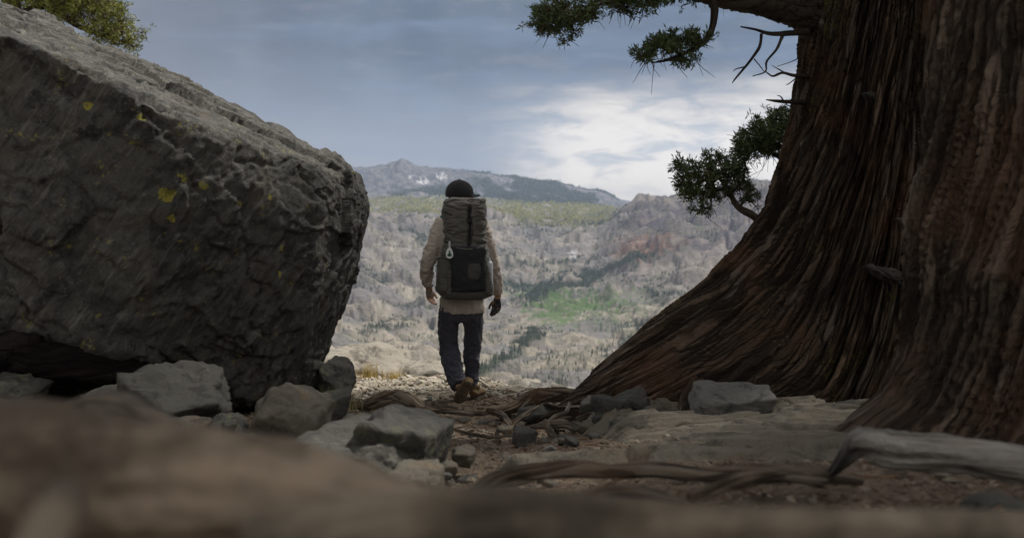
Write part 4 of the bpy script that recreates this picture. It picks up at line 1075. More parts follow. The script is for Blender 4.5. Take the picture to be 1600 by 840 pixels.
def tree_behind():
    """sunlit pine rooted behind the boulder; only part of its crown shows above the rock"""
    base = np.array([-6.4, 12.4, float(ground_h(-6.4, 12.4)[0])])
    root = empty('pine_tree', base)
    tag(root, 'yellow green pine whose sunlit crown shows above the top left of the boulder', 'tree')
    wood('trunk', [base - [0, 0, .2], base + [.05, 0, 1.5], base + [.2, 0, 3.0], base + [.25, .05, 4.6], base + [.3, .05, 6.2]], [.17, .14, .11, .08, .03], limb_mat, root, seg=16, step=.05, seed=2)
    D = 12.3
    for i, (path, blobs) in enumerate([
        ([(40, 60, D), (85, 20, D), (120, 40, D), (150, 52, D), (178, 62, D), (200, 66, D)], [(178, 30, D, 22, 20, .3), (192, 55, D, 22, 14, .3), (208, 73, D, 10, 7, .12), (160, 44, D, 26, 18, .3), (224, 50, D, 3, 3, .05), (176, 60, D, 18, 10, .2)]),
        ([(30, 20, D), (80, 8, D), (115, 0, D), (150, -8, D)], [(135, 12, D, 32, 18, .35), (165, 8, D, 22, 14, .3), (95, 14, D, 24, 14, .3), (120, 28, D, 22, 10, .3)]),
        ([(10, -20, D), (60, -6, D), (95, -12, D)], [(50, 2, D, 26, 10, .3), (80, 4, D, 26, 12, .3), (30, -14, D, 30, 14, .4), (110, -20, D, 60, 20, .5)])]):
        foliage_branch(root, 'branch', path, list(np.linspace(.045, .012, len(path))), blobs, 60 + i, dens=48, per=3, tsize=.050, jit=.045, lmat=leaf_pine, tmat=twig_mat, rad_min=.006, blades=11)
    r = np.random.default_rng(33); A = base + np.stack([r.uniform(-1.6, 1.0, 60), r.uniform(-.8, 2.2, 60), r.uniform(5.2, 7.4, 60)], 1)
    pos = np.repeat(A, 30, 0) + r.normal(0, .22, (len(A) * 30, 3))
    cf = obj('crown', tufts(r, pos, np.tile([[0, 0, 1.0]], (len(pos), 1)), .16, 8, .2, 1.2), leaf_pine, root, smooth=False); tag(cf, kind='stuff')
tree_behind()

# ------------------------------------------------------------ roots and logs on the ground
def groot(pts, rad, mat, label, name='root', seed=0, group='bare roots over the trail', seg=14, cat='root', rough=.2, squash=1.0, step=.02, grooves=5):
    w_ = Pa(pts) if not isinstance(pts, np.ndarray) else pts
    o = wood(name, w_, rad, mat, None, seg=seg, step=step, rough=rough, seed=seed, origin=w_[len(w_) // 2], squash=squash, grooves=grooves)
    tag(o, label, cat, group); return o
groot([(-500, 760, .86), (-160, 748, .84), (60, 736, .84), (150, 742, .84), (300, 764, .83), (450, 795, .82), (620, 846, .80), (800, 900, .78), (1000, 960, .76)], [.05, .056, .053, .050, .048, .047, .045, .040, .03], near_root,
      'very large blurred brown root sweeping across the whole lower left foreground', seg=40, rough=.22, step=.006, grooves=5)
groot([(380, 860, .70), (560, 822, .72), (760, 812, .74), (900, 818, .76), (1060, 822, .78), (1250, 828, .80), (1450, 836, .82), (1800, 850, .85)], [.02, .022, .024, .024, .022, .022, .020, .02], near_tan,
      'blurred tan root along the bottom edge, in front of the trail', seg=30, rough=.22, step=.006, seed=5, grooves=5)
groot([(40, 930, .50), (70, 850, .52), (92, 800, .54), (100, 775, .56)], [.016, .015, .014, .010], near_tan, 'blurred pale stub standing at the lower left corner', seg=20, step=.006, seed=9)
groot([(60, 665, 1.5), (120, 652, 1.45), (175, 650, 1.4), (235, 668, 1.3), (300, 700, 1.2)], [.02, .03, .032, .026, .02], pale_root, 'blurred pale hump of root above the large brown root on the left', seg=24, step=.01, seed=4)
groot([(735, 770, 2.35), (775, 748, 2.4), (830, 738, 2.4), (900, 732, 2.45), (960, 736, 2.45), (1030, 734, 2.45), (1110, 742, 2.45), (1180, 738, 2.4), (1260, 740, 2.45), (1345, 752, 2.5)], [.014, .020, .024, .024, .020, .022, .018, .024, .022, .012], root_mat,
      'long low arching root across the right foreground below the slab', seg=22, seed=14, step=.012)
groot([(1080, 778, 2.1), (1150, 752, 2.2), (1220, 744, 2.3), (1290, 752, 2.35)], [.012, .018, .016, .01], root_mat, 'short tapering root lying in front of the long arching root', seg=18, seed=15, step=.012)
groot([(880, 790, 2.0), (940, 768, 2.05), (1010, 770, 2.05), (1070, 786, 2.0)], [.008, .014, .013, .008], pale_root, 'thin pale root curling below the middle of the long arching root', seg=16, seed=16, step=.012)
groot([(1296, 742, 2.5), (1316, 722, 2.35), (1336, 700, 2.3), (1352, 692, 2.28), (1400, 700, 2.25), (1480, 706, 2.2), (1560, 722, 2.15), (1700, 748, 2.1)], [.010, .018, .028, .038, .042, .042, .044, .046], grey_wood,
      'weathered pale grey log lying at the foot of the nearest juniper', name='log', cat='log', group='logs', seg=40, seed=21, step=.008, rough=.30, grooves=5)
groot([(770, 645, 7.3), (805, 636, 7.5), (832, 620, 7.6), (868, 615, 7.6), (915, 619, 7.6), (965, 612, 7.4), (1010, 600, 7.3)], [.02, .04, .058, .062, .058, .07, .1], root_mat,
      'smooth humped root joining the toe of the leaning juniper', seg=24, seed=31)
groot([(852, 632, 7.0), (885, 640, 6.7), (930, 642, 6.4), (985, 640, 6.3), (1030, 636, 6.3)], [.015, .03, .04, .05, .06], bark, 'dark gnarled root under the humped root', seed=32, seg=18)
groot([(762, 640, 6.8), (778, 644, 6.7), (790, 654, 6.55), (800, 668, 6.4)], [.018, .026, .024, .012], pale_root, 'pale curved root end hooking down to the trail', seed=33)
groot([(842, 634, 6.6), (825, 645, 6.5), (808, 656, 6.4), (794, 674, 6.3)], [.012, .020, .016, .006], pale_root, 'pale pointed root crossing towards the hooked root end', seed=34)
groot([(828, 668, 5.9), (850, 664, 5.9), (880, 662, 5.8), (905, 670, 5.7), (922, 680, 5.6)], [.014, .024, .028, .024, .012], pale_root, 'thick pale root lying beside the slab among dead leaves', seed=35)
groot([(852, 658, 5.85), (858, 672, 5.7), (870, 684, 5.6), (888, 690, 5.5)], [.018, .020, .018, .012], pale_root, 'short pale root crossing over the thick pale root', seed=36)
groot([(890, 630, 6.1), (884, 644, 6.0), (866, 650, 6.0), (848, 668, 5.9)], [.012, .014, .012, .008], grey_wood, 'thin forked grey root climbing to the juniper toe', seed=37)
groot([(900, 655, 5.9), (925, 648, 5.9), (960, 652, 5.9), (1000, 640, 6.0)], [.016, .022, .024, .03], root_mat, 'dark brown root behind the greenish stone', seed=38)
groot([(1090, 602, 6.1), (1074, 625, 5.95), (1068, 650, 5.8), (1062, 676, 5.7)], [.07, .05, .035, .012], bark, 'stringy brown root running down between stones from the leaning trunk', seed=39, seg=20)
groot([(548, 638, 6.9), (575, 632, 6.9), (600, 622, 6.9), (622, 619, 6.9), (645, 626, 6.85), (662, 640, 6.8)], [.02, .04, .05, .052, .05, .03], root_mat, 'thick twisted root lying across the left side of the trail', seed=41, seg=22, rough=.3, grooves=9)
groot([(640, 632, 6.8), (672, 640, 6.8), (705, 642, 6.8), (745, 646, 6.8), (775, 642, 6.9)], [.02, .022, .02, .018, .01], root_mat, 'thin root level with the ground right behind the hiker', seed=42)
groot([(505, 640, 5.9), (540, 646, 5.9), (580, 647, 5.9), (612, 655, 5.8), (640, 658, 5.8)], [.008, .014, .015, .014, .008], pale_root, 'thin pale stick below the thick twisted root', seed=43)
groot([(700, 668, 5.2), (730, 676, 5.1), (765, 682, 5.1), (800, 680, 5.1)], [.006, .009, .010, .006], pale_root, 'thin root flush with the dirt in the middle of the trail', seed=44)
groot([(-160, 560, 5.5), (-20, 562, 5.5), (28, 555, 5.5), (60, 568, 5.5), (140, 572, 5.6), (230, 582, 5.8), (295, 600, 6.1), (322, 625, 6.4)], [.14, .12, .14, .12, .115, .105, .085, .04], dark_log_mat,
      'near black log filling the hollow under the big boulder', name='log', cat='log', group='logs', seg=30, seed=51, rough=.22)

# ------------------------------------------------------------ litter, gravel, dry grass
def scatter_chips():
    r = np.random.default_rng(77)
    v0, f0 = icos(1)
    def batch(n, xr, yr, size, mat, name, label, cat, flat=.55, accept=None, chip=False, sink=.3):
        u = r.uniform(0, 1, n); y = yr[0] + (yr[1] - yr[0]) * u; x = r.uniform(xr[0], xr[1], n)
        ok = (y < crest(x) + .6)
        if accept is not None: ok &= accept(x, y)
        x, y = x[ok], y[ok]; n = len(x); z = ground_h(x, y)
        s = size * r.lognormal(0, .45, n) * (.55 + .09 * y)
        V = np.tile(v0, (n, 1, 1)); q = V.copy()
        if chip:   # splinters and bark chips: long thin slivers
            dim = np.stack([r.uniform(1.2, 3.2, n), r.uniform(.25, .6, n), r.uniform(.08, .25, n)], 1)
        else:
            dim = np.stack([r.uniform(.7, 1.3, n), r.uniform(.6, 1.1, n), r.uniform(flat * .6, flat * 1.3, n)], 1)
        off = 1 + r.uniform(-.28, .28, (n, len(v0), 1)); q = q * off * dim[:, None] * s[:, None, None]
        a = r.uniform(0, 6.3, n); tx = r.normal(0, .35, n); ca, sa = np.cos(a)[:, None], np.sin(a)[:, None]
        xx = q[..., 0] * ca - q[..., 1] * sa; yy = q[..., 0] * sa + q[..., 1] * ca; zz = q[..., 2] + tx[:, None] * xx
        W = np.stack([xx + x[:, None], yy + y[:, None], zz + (z + s * dim[:, 2] * (1 - 2 * sink) * .6)[:, None]], -1).reshape(-1, 3)
        Fc = (f0[None] + (np.arange(n) * len(v0))[:, None, None]).reshape(-1, 3)
        o = obj(name, (W, [Fc]), mat, smooth=False); tag(o, label, cat, kind='stuff')
    def isl_mat(name, cols):
        m, t, b = material(name, .92, .15)
        ri = t.new('ShaderNodeNewGeometry').outputs['Random Per Island']
        c = t.ramp(ri, [(i / (len(cols) - 1), c_) for i, c_ in enumerate(cols)])
        c = t.mix(t.mapr(t.noise(world_pos(t), 60, 3, .6), .35, .65, 0, .4), c, cols[0]); t.l.new(c, b.inputs['Base Color']); return m
    g1 = isl_mat('gravel_pale', [(.20, .17, .135), (.38, .345, .285), (.27, .23, .17), (.46, .43, .37)])
    g2 = isl_mat('pebble_brown', [(.055, .04, .03), (.19, .165, .13), (.09, .065, .045), (.28, .25, .20)])
    g3 = isl_mat('bark_chip', [(.05, .028, .018), (.16, .10, .06), (.07, .04, .026), (.34, .28, .21)])
    batch(5200, (-2.6, 1.1), (7.6, 13.4), .017, g1, 'gravel', 'pale sunlit gravel on the crest beyond the hiker', 'gravel', accept=lambda x, y: y + .4 * np.sin(x * 5) > 8.2)
    batch(4200, (-2.4, 1.6), (1.6, 8.6), .013, g2, 'gravel', 'brown pebbles strewn along the shaded trail', 'gravel')
    batch(4200, (-2.2, 2.6), (1.6, 8.4), .011, g3, 'leaf_litter', 'bark chips, needles and twigs littering the shaded ground', 'litter', chip=True)
    batch(1500, (.2, 2.4), (1.2, 3.2), .012, g3, 'leaf_litter', 'dark litter beneath the nearest juniper in the right foreground', 'litter', chip=True)
    # countable stones on the trail
    k = 0
    while k < 46:
        y = r.uniform(3.2, 9.2); x = r.uniform(-.9, .75) + (y > 7) * r.uniform(-.6, .2)
        if y > crest(np.array([x]))[0]: continue
        s = r.uniform(.022, .048); z = float(ground_h(x, y)[0])
        g = rock_geo((x, y, z + s * .25), (s * r.uniform(.9, 1.5), s * r.uniform(.8, 1.2), s * r.uniform(.45, .75)), 100 + k, r.uniform(0, 6), 3, 7, 26, .10, (r.normal(0, .2), r.normal(0, .2)))
        o = obj('stone', g, (stone_pale if y > 8.3 else (stone_brown if k % 3 else stone_grey)), origin=(x, y, z), smooth=True)
        tag(o, 'pale fist sized stone lying loose on the sunlit gravel past the hiker' if y > 8.3 else ('brown fist sized stone lying loose on the shaded trail' if k % 3 else 'grey fist sized stone lying loose on the shaded trail'), 'stone', 'pale stones on the sunlit gravel' if y > 8.3 else ('brown stones along the trail' if k % 3 else 'grey stones along the trail')); k += 1
scatter_chips()

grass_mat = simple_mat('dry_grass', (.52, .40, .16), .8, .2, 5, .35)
grass_olive = simple_mat('olive_grass', (.20, .19, .085), .8, .2, 5, .35)  # duller, greener straw than the dry tufts
def grass(px, py, D, n, h, spread, mat, label, seed, lean=.35, group='dry grass tufts'):
    r = np.random.default_rng(seed); c = P(px, py, D); g = []
    for i in range(n):
        a = r.uniform(0, 6.3); b0 = c + np.array([r.normal(0, spread), r.normal(0, spread * .7), 0])
        if abs(b0[1]) < 20: b0[2] = max(b0[2] - .03, float(ground_h(b0[0], b0[1])[0]) - .01) if False else c[2] - .01
        hh = h * r.uniform(.5, 1.15); d = np.array([math.cos(a), math.sin(a), 0]) * r.uniform(.05, lean)
        ts = np.linspace(0, 1, 4)[:, None]; pth = b0 + np.array([0, 0, 1.0]) * hh * ts + d * hh * ts ** 2
        wv = np.array([math.sin(a), -math.cos(a), 0]) * .0028 * (h / .15); ww = (1 - ts * .9) * wv
        v = np.stack([pth - ww, pth + ww], 1).reshape(-1, 3); f = np.array([[2 * k, 2 * k + 1, 2 * k + 3, 2 * k + 2] for k in range(3)])
        g.append((v, [f]))
    o = obj('grass_tuft', join(g), mat, origin=c, smooth=False); tag(o, label, 'grass', group)
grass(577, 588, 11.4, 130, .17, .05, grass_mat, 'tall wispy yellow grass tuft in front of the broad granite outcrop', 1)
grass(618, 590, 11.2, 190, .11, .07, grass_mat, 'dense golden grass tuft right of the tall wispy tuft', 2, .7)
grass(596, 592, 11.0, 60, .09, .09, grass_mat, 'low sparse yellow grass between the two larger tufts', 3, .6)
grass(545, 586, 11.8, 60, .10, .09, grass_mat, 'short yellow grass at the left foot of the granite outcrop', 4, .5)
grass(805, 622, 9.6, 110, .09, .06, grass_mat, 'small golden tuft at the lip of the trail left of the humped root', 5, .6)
grass(538, 636, 6.5, 70, .15, .05, grass_olive, 'thin straw coloured grass growing beside the dark leaning rock', 6, .35)
grass(512, 628, 6.3, 60, .12, .04, grass_olive, 'greenish grass in the shadow under the right end of the boulder', 7, .35)
grass(560, 640, 6.9, 80, .05, .07, grass_olive, 'short straw grass at the left end of the thick twisted root', 8, .9)

# ------------------------------------------------------------ the hiker
HD = 8.0
def W(px, py, dy=0.0):
    """point of the figure: px,py measured at the 8 m plane, dy metres nearer (-) or farther (+)"""
    s = HD / F
    return np.array([(px - 800) * s, HD + dy, CAMZ - (py - 340) * s * 1.0])
S8 = HD / F

def fuse(geos, voxel=.009, smooth=4, fac=.5):
    me = make_mesh('tmp', join(geos), None); o = bpy.data.objects.new('tmp', me); C.objects.link(o)
    m = o.modifiers.new('r', 'REMESH'); m.mode = 'VOXEL'; m.voxel_size = voxel; m.use_smooth_shade = True
    s = o.modifiers.new('s', 'SMOOTH'); s.factor = fac; s.iterations = smooth
    dg = bpy.context.evaluated_depsgraph_get(); dg.update(); e = o.evaluated_get(dg); m2 = e.to_mesh()
    v = np.zeros(len(m2.vertices) * 3); m2.vertices.foreach_get('co', v); v = v.reshape(-1, 3)
    lt = np.zeros(len(m2.polygons), int); m2.polygons.foreach_get('loop_total', lt)
    li = np.zeros(len(m2.loops), int); m2.loops.foreach_get('vertex_index', li); st = np.concatenate([[0], np.cumsum(lt)[:-1]])
    fl = [np.stack([li[st[lt == k] + j] for j in range(k)], 1) for k in np.unique(lt)]
    e.to_mesh_clear(); bpy.data.objects.remove(o); bpy.data.meshes.remove(me)
    return v, fl

def ltube(rows, seg=28, n=None, ref=(1, 0, 0), cap=True):
    """rows: (px, py, dy, r_side_px, r_depth_m)"""
    r = np.array([[*W(a, b, c), d * S8, e] for a, b, c, d, e in rows]); n = n or len(rows) * 8
    c = catmull(r, n); return tube(c[:, :3], np.maximum(c[:, 3:], .002), seg, ref=ref, cap=cap)

def wrinkle(geo, amp, scale, stretch, seed=0, mask=None):
    v, f = geo; n = normals(v, f)
    q = v * np.array(stretch) / scale + seed
    q = q + .5 * np.stack([pnoise(q * .5), pnoise(q * .5 + 5), pnoise(q * .5 + 9)], 1)
    d = amp * (fbm(q, 3, ridged=True) - .62) * 2
    if mask is not None: d = d * mask(v)
    return v + n * d[:, None], f

def fabric(name, col, var=.15, weave=900, rough=.9, wr=.004, spec=.2):
    m, t, b = material(name, rough, spec)
    p = t.new('ShaderNodeTexCoord').outputs['Object']
    n = t.noise(p, 7, 4, .6); n2 = t.noise(t.scale(p, (1, 1, 2.4)), 17, 4, .6, .6)
    lo = tuple(c * (1 - var) for c in col); hi = tuple(c * (1 + var) for c in col)
    t.l.new(t.mix(t.mapr(n, .35, .65), lo, hi), b.inputs['Base Color'])
    if 'Sheen Weight' in b.inputs: b.inputs['Sheen Weight'].default_value = .15
    h = t.math('ADD', n2, t.math('MULTIPLY', t.noise(p, weave, 2, .5), .04))
    bump(t, b, h, wr, .8); return m

shirt_m = fabric('shirt_fabric', (.50, .435, .37), .10, wr=.008)
pants_m = fabric('trouser_fabric', (.062, .061, .078), .15, wr=.010)
pack_m = fabric('pack_fabric', (.088, .083, .070), .15, wr=.014, rough=.65, spec=.35)
pack_d = fabric('pack_fabric_dark', (.06, .057, .050), .15, wr=.010, rough=.7)
strap_m = simple_mat('black_webbing', (.012, .012, .013), .8, .3, 200, .2)
cap_m = fabric('cap_fabric', (.022, .021, .024), .12, wr=.002)
skin_m = simple_mat('skin', (.42, .25, .17), .6, .35, 30, .12)
hair_m = simple_mat('hair', (.05, .03, .02), .8, .3, 80, .3)
glove_m = simple_mat('glove_grey', (.055, .055, .058), .85, .2, 40, .2, bscale=80)
glove_t = simple_mat('glove_tan', (.27, .21, .16), .85, .2, 40, .2, bscale=80)
boot_m = simple_mat('boot_suede', (.17, .115, .06), .85, .2, 30, .25, bscale=60)
sole_m = simple_mat('boot_sole', (.075, .055, .035), .8, .3, 25, .3, bscale=50)
teal_m = simple_mat('teal_cloth', (.02, .13, .17), .8, .3, 30, .3)
white_m = simple_mat('white_plastic', (.70, .72, .70), .5, .4, 30, .05)
steel_m = simple_mat('bottle', (.55, .58, .62), .35, .5, 10, .1)

def m_mesh():
    m, t, b = material('pocket_mesh', .8, .3)
    p = t.new('ShaderNodeTexCoord').outputs['Object']
    v = t.voro(p, 260); t.l.new(t.mix(t.mapr(v, .2, .5), (.012, .013, .015), (.026, .028, .031)), b.inputs['Base Color'])
    bump(t, b, t.math('ADD', v, t.math('MULTIPLY', t.noise(p, 12, 3, .5), 3)), .006, .7); return m
mesh_m = m_mesh()

def hiker():
    feet = W(728, 628); feet = np.array([feet[0], HD, .02])
    pr = empty('person', feet)
    tag(pr, 'hiker seen from behind walking away in cap, beige shirt and dark trousers', 'person')
    # arms: (px,py,dy)
    LA = [(690, 353, .0), (678, 382, -.02), (668, 414, -.02), (666, 436, .03), (669, 452, .07)]
    RA = [(751, 354, .0), (762, 384, -.03), (770, 414, -.04), (776, 440, -.02), (778, 464, .0)]
    # ---- body, one surface
    def fingers(wr, d, side, curl, lens, r=.0088, palm_r=(.036, .017)):
        """hand: wr wrist, d hand direction, side towards the thumb, curl towards the palm"""
        wr, d, side, curl = [np.array(a, float) for a in (wr, d, side, curl)]
        d /= np.linalg.norm(d); side -= d * side.dot(d); side /= np.linalg.norm(side); curl -= d * curl.dot(d) + side * curl.dot(side); curl /= np.linalg.norm(curl)
        g = [tube(np.array([wr - d * .03, wr, wr + d * .03, wr + d * .07, wr + d * .088]), [(.026, .021), (.027, .020), (.036, .017), (.041, .016), (.038, .012)], 20, ref=side)]
        for k, (off, L) in enumerate(zip((.031, .0105, -.0105, -.030), lens)):
            b0 = wr + d * (.080 - .004 * abs(k - 1.3)) + side * off; ang = [.35 + .12 * k, .65 + .12 * k, .95 + .15 * k]
            pts = [b0 - d * .02, b0]
            for a, seg in zip(ang, (.45, .32, .23)):
                pts.append(pts[-1] + (d * math.cos(a) + curl * math.sin(a) + side * off * .9) * L * seg)
            g.append(tube(catmull(pts, 12), np.linspace(r * 1.08, r * .78, 12), 10))
        t0 = wr + d * .022 + side * .022
        pts = [t0 - side * .01, t0 + side * .022 + d * .02, t0 + side * .034 + d * .046 + curl * .012, t0 + side * .032 + d * .07 + curl * .026]
        g.append(tube(catmull(pts, 12), np.linspace(.0125, .0085, 12), 10))
        return g
    lh = fingers(W(669, 452, .07), (.10, .1, -1), (.55, .75, 0), (.8, -.5, -.1), (.072, .080, .075, .058))
    rh = fingers(W(777, 466, .0), (-.08, .05, -1), (-.85, .45, 0), (-.45, -.8, 0), (.074, .083, .077, .06))
    body = []
    body.append(ltube([(720, 470, 0, 28, .10), (720, 440, 0, 27, .10), (720, 400, 0, 29, .105), (719, 365, 0, 30, .10), (719, 350, 0, 24, .085), (719, 340, 0, 12, .062), (719, 326, .01, 10.5, .056), (719, 316, .02, 10.5, .058)], 30))
    # head turned a little to the right
    hc = W(719, 304, .03); ang = math.radians(-63); fw = np.array([math.sin(-ang), math.cos(ang), 0]); rt = np.array([fw[1], -fw[0], 0])
    def Hd(a, b, c): return hc + rt * a + fw * b + np.array([0, 0, c])
    hp = [(-.105, .012, .045, .05), (-.085, .016, .058, .075), (-.05, .012, .068, .088), (0, .0, .074, .096), (.05, -.004, .068, .088), (.080, -.004, .050, .064), (.098, -.004, .024, .032)]
    c_ = catmull([[*Hd(0, b, z), rx, ry] for z, b, rx, ry in hp], 40); body.append(tube(c_[:, :3], c_[:, 3:], 30, ref=rt))
    body.append(tube(np.array([Hd(0, .088, .012), Hd(0, .104, -.012), Hd(0, .116, -.034), Hd(0, .098, -.044)]), [.008, .011, .014, .008], 12))   # nose
    body.append(tube(np.array([Hd(-.03, .088, .022), Hd(0, .094, .024), Hd(.03, .088, .022)]), [.009, .010, .009], 10))                               # brow
    body.append(tube(np.array([Hd(-.022, .086, -.072), Hd(0, .096, -.072), Hd(.022, .086, -.072)]), [.008, .010, .008], 10))                          # lips
    body.append(tube(np.array([Hd(-.012, .074, -.098), Hd(.012, .074, -.098)]), [.016, .016], 10))                                                    # chin
    for s in (-1, 1): body.append(tube(np.array([Hd(s * .076, -.004, .012), Hd(s * .084, -.012, .0), Hd(s * .081, -.008, -.026), Hd(s * .074, .004, -.036)]), [(.008, .016), (.009, .018), (.008, .014), (.006, .008)], 12, ref=rt))
    for A, R in ((LA, (9.5, 8.5, 7.5, 6.8, 5.2)), (RA, (9.5, 8.5, 7.5, 6.8, 5.2))):
        body.append(ltube([(a, b, c, r_, r_ * S8) for (a, b, c), r_ in zip(A, R)], 20))
    LL = [(704, 478, 0), (699, 512, .02), (700, 548, .05), (710, 575, -.11), (720, 599, -.25)]
    RL = [(739, 480, 0), (739, 514, .07), (736, 550, .14), (735, 580, .13), (735, 612, .10)]
    for A, R in ((LL, (15, 14, 10.5, 9.5, 7)), (RL, (15, 14, 10.5, 8.5, 6))):
        body.append(ltube([(a, b, c, r_, r_ * S8) for (a, b, c), r_ in zip(A, [q * .86 for q in R])], 22))
    body.append(ltube([(721, 495, 0, 26, .10), (721, 470, 0, 28, .105), (721, 450, 0, 27, .10)], 28))
    bd = obj('body', fuse(body + lh + rh, .0065, 2), skin_m, pr)
    for s in (-1, 1):
        e = icos(2); obj('eye', (Hd(s * .030, .086, .004) + e[0] * .0115, [e[1]]), white_m, pr)
    obj('hair', fuse([tube(np.array([Hd(0, -.030, -.062), Hd(0, -.026, -.03), Hd(0, -.014, .0), Hd(0, -.008, .05)]), [(.058, .058), (.072, .076), (.077, .084), (.064, .074)], 28, ref=rt)], .006, 3), hair_m, pr)
    # ---- shirt
    g = [ltube([(719, 334, .0, 12, .068), (719, 341, 0, 20, .085), (719, 349, 0, 31, .105), (719, 365, 0, 35.5, .125), (721, 400, 0, 35, .13), (722, 440, 0, 34, .135), (722, 470, 0, 35, .14), (722, 489, 0, 35.5, .145)], 44)]
    g.append(ltube([(a, b, c, r_, r_ * S8) for (a, b, c), r_ in zip([(696, 350, 0)] + LA[:4] + [(668, 448, .06)], (14, 15, 13.4, 12.2, 10.5, 8.0))], 26))
    g.append(ltube([(a, b, c, r_, r_ * S8) for (a, b, c), r_ in zip([(744, 350, 0)] + RA[:4] + [(778, 461, .0)], (14, 14, 12.6, 11.6, 10.2, 8.2))], 26))
    sg = wrinkle(fuse(g, .009, 6), .010, .09, (1.2, 1, .8), 3)
    # arm folds: diagonal
    armm = lambda v: np.clip((np.abs(v[:, 0] - W(720, 0)[0]) - .16) / .05, 0, 1)
    sg = wrinkle(sg, .007, .05, (.7, .7, 1.5), 13, armm)
    v = sg[0]; # loosen the hem
    obj('shirt', sg, shirt_m, pr)
    for A, nm in ((LA, 0), (RA, 1)):
        pass
    # ---- trousers
    g = [ltube([(721, 466, 0, 32, .125), (721, 480, 0, 34.5, .135), (720, 498, .01, 35, .135), (720, 503, .01, 31, .12)], 40)]
    g.append(ltube([(702, 484, 0, 17, .13), (699.5, 512, .02, 16.6, .108), (699.5, 532, .04, 16, .10), (701, 550, .05, 16.8, .098), (707, 568, -.07, 16, .09), (713, 584, -.17, 14.6, .085), (720, 598, -.24, 12.5, .078)], 30))
    g.append(ltube([(738, 484, 0, 17.5, .13), (738.5, 512, .06, 15.6, .108), (738, 532, .10, 15, .10), (736.5, 552, .13, 14.4, .095), (736, 576, .13, 13.4, .085), (735, 598, .11, 12.2, .075), (735, 611, .10, 12, .075)], 30))
    tg = wrinkle(fuse(g, .009, 5), .010, .10, (1, 1, .7), 5)
    tg = wrinkle(tg, .011, .055, (.55, .55, 1.5), 8, lambda v: sstep(.62, .40, v[:, 2]))
    tg = wrinkle(tg, .006, .04, (.8, .8, 1.3), 18)
    obj('trousers', tg, pants_m, pr)
    # ---- boots
    def boot(heel, toe, up, wd=.052, side=1):
        """upper and sole; heel/toe points of the sole line, up = from the sole into the foot"""
        heel, toe, up = np.array(heel), np.array(toe), np.array(up); d = toe - heel; L = np.linalg.norm(d); d /= L; up = up - d * up.dot(d); up /= np.linalg.norm(up); sd = np.cross(d, up)
        g = []
        prof = [(0.00, .034, .030, .030), (.10, .040, .036, .040), (.30, .041, .040, .045), (.55, .045, .034, .036), (.78, .049, .026, .028), (.94, .036, .019, .020), (1.0, .018, .012, .014)]
        c = catmull([[*(heel + d * L * a + up * (h + .012)), w_, r_] for a, w_, r_, h in prof], 30); g.append(tube(c[:, :3], c[:, 3:], 24, ref=sd))
        an = heel + d * .055
        g.append(tube(np.array([an + up * .03, an + up * .07, an + up * .115]), [(.042, .052), (.041, .047), (.043, .047)], 22, ref=sd))
        root = obj('boot', wrinkle(fuse(g, .006, 4), .003, .04, (1, 1, 1), 2), boot_m, pr)
        # sole: outline extruded, with tread bars
        a = np.linspace(0, 2 * math.pi, 40, endpoint=False); lx = .5 - .5 * np.cos(a)
        hw = np.interp(lx, [0, .06, .2, .45, .75, .92, 1], [.018, .033, .038, .034, .048, .036, .012]) * np.sign(np.sin(a) + 1e-9)
        hw = hw * (np.abs(np.sin(a)) ** .25)
        ring = heel + d * ((lx * 1.03 - .015) * L)[:, None] + sd * hw[:, None]
        lv = [ring - up * .012, ring - up * .006 + (ring - ring.mean(0)) * .03, ring + up * .012, ring + up * .018 - (ring - ring.mean(0)) * .05]
        v = np.concatenate(lv + [[ring.mean(0) - up * .012], [ring.mean(0) + up * .016]]); n = 40; j = np.arange(n)
        fl = [grid_faces(4, n), np.concatenate([np.stack([(j + 1) % n, j, np.full(n, 4 * n)], 1), np.stack([3 * n + j, 3 * n + (j + 1) % n, np.full(n, 4 * n + 1)], 1)])]
        so = obj('sole', (v, fl), sole_m, root, smooth=False)
        for k in range(9):
            if 3 <= k <= 4 : continue
            x = .08 + .105 * k; w_ = float(np.interp(x, [0, .2, .45, .75, 1], [.026, .032, .028, .040, .016]))
            for s in (-1, 1):
                cpt = heel + d * (x * L) + sd * s * w_ * .55 - up * .015
                q = np.array([[i, jj, kk] for i in (-1, 1) for jj in (-1, 1) for kk in (-1, 1)], float)
                vv = cpt + q[:, :1] * d * .008 + q[:, 1:2] * sd * w_ * .36 + q[:, 2:] * up * .004 + q[:, 1:2] * d * .004 * s
                obj('tread', (vv, [np.array([[0, 1, 3, 2], [4, 6, 7, 5], [0, 4, 5, 1], [2, 3, 7, 6], [0, 2, 6, 4], [1, 5, 7, 3]])]), sole_m, root, smooth=False)
        return root
    # rear boot: heel lifted, sole facing back; front boot flat
    boot(P(733, 596, 7.62), P(714, 634, 7.60) + np.array([0, .05, .02]), (0.05, 1.0, .18))
    hx = W(738, 0)[0]; z0 = float(ground_h(hx, 8.1)[0]) + .012
    boot((hx, 8.03, z0), (hx + .07, 8.30, z0 - .01), (0, 0, 1))
    # ---- gloves
    obj('glove', fuse(fingers(W(777, 466, .0), (-.08, .05, -1), (-.85, .45, 0), (-.45, -.8, 0), (.076, .085, .079, .062), r=.0108), .004, 2), glove_m, pr)['label'] = 'dark grey full finger glove'
    wl = W(669, 452, .07)
    gl = [tube(np.array([wl + [0, 0, .035], wl + [0, 0, .0], wl + [.003, .003, -.035], wl + [.006, .006, -.066]]), [(.031, .027), (.031, .025), (.040, .022), (.044, .020)], 22, ref=(.55, .75, 0))]
    obj('glove', fuse(gl, .005, 2), glove_t, pr)['label'] = 'tan fingerless glove'
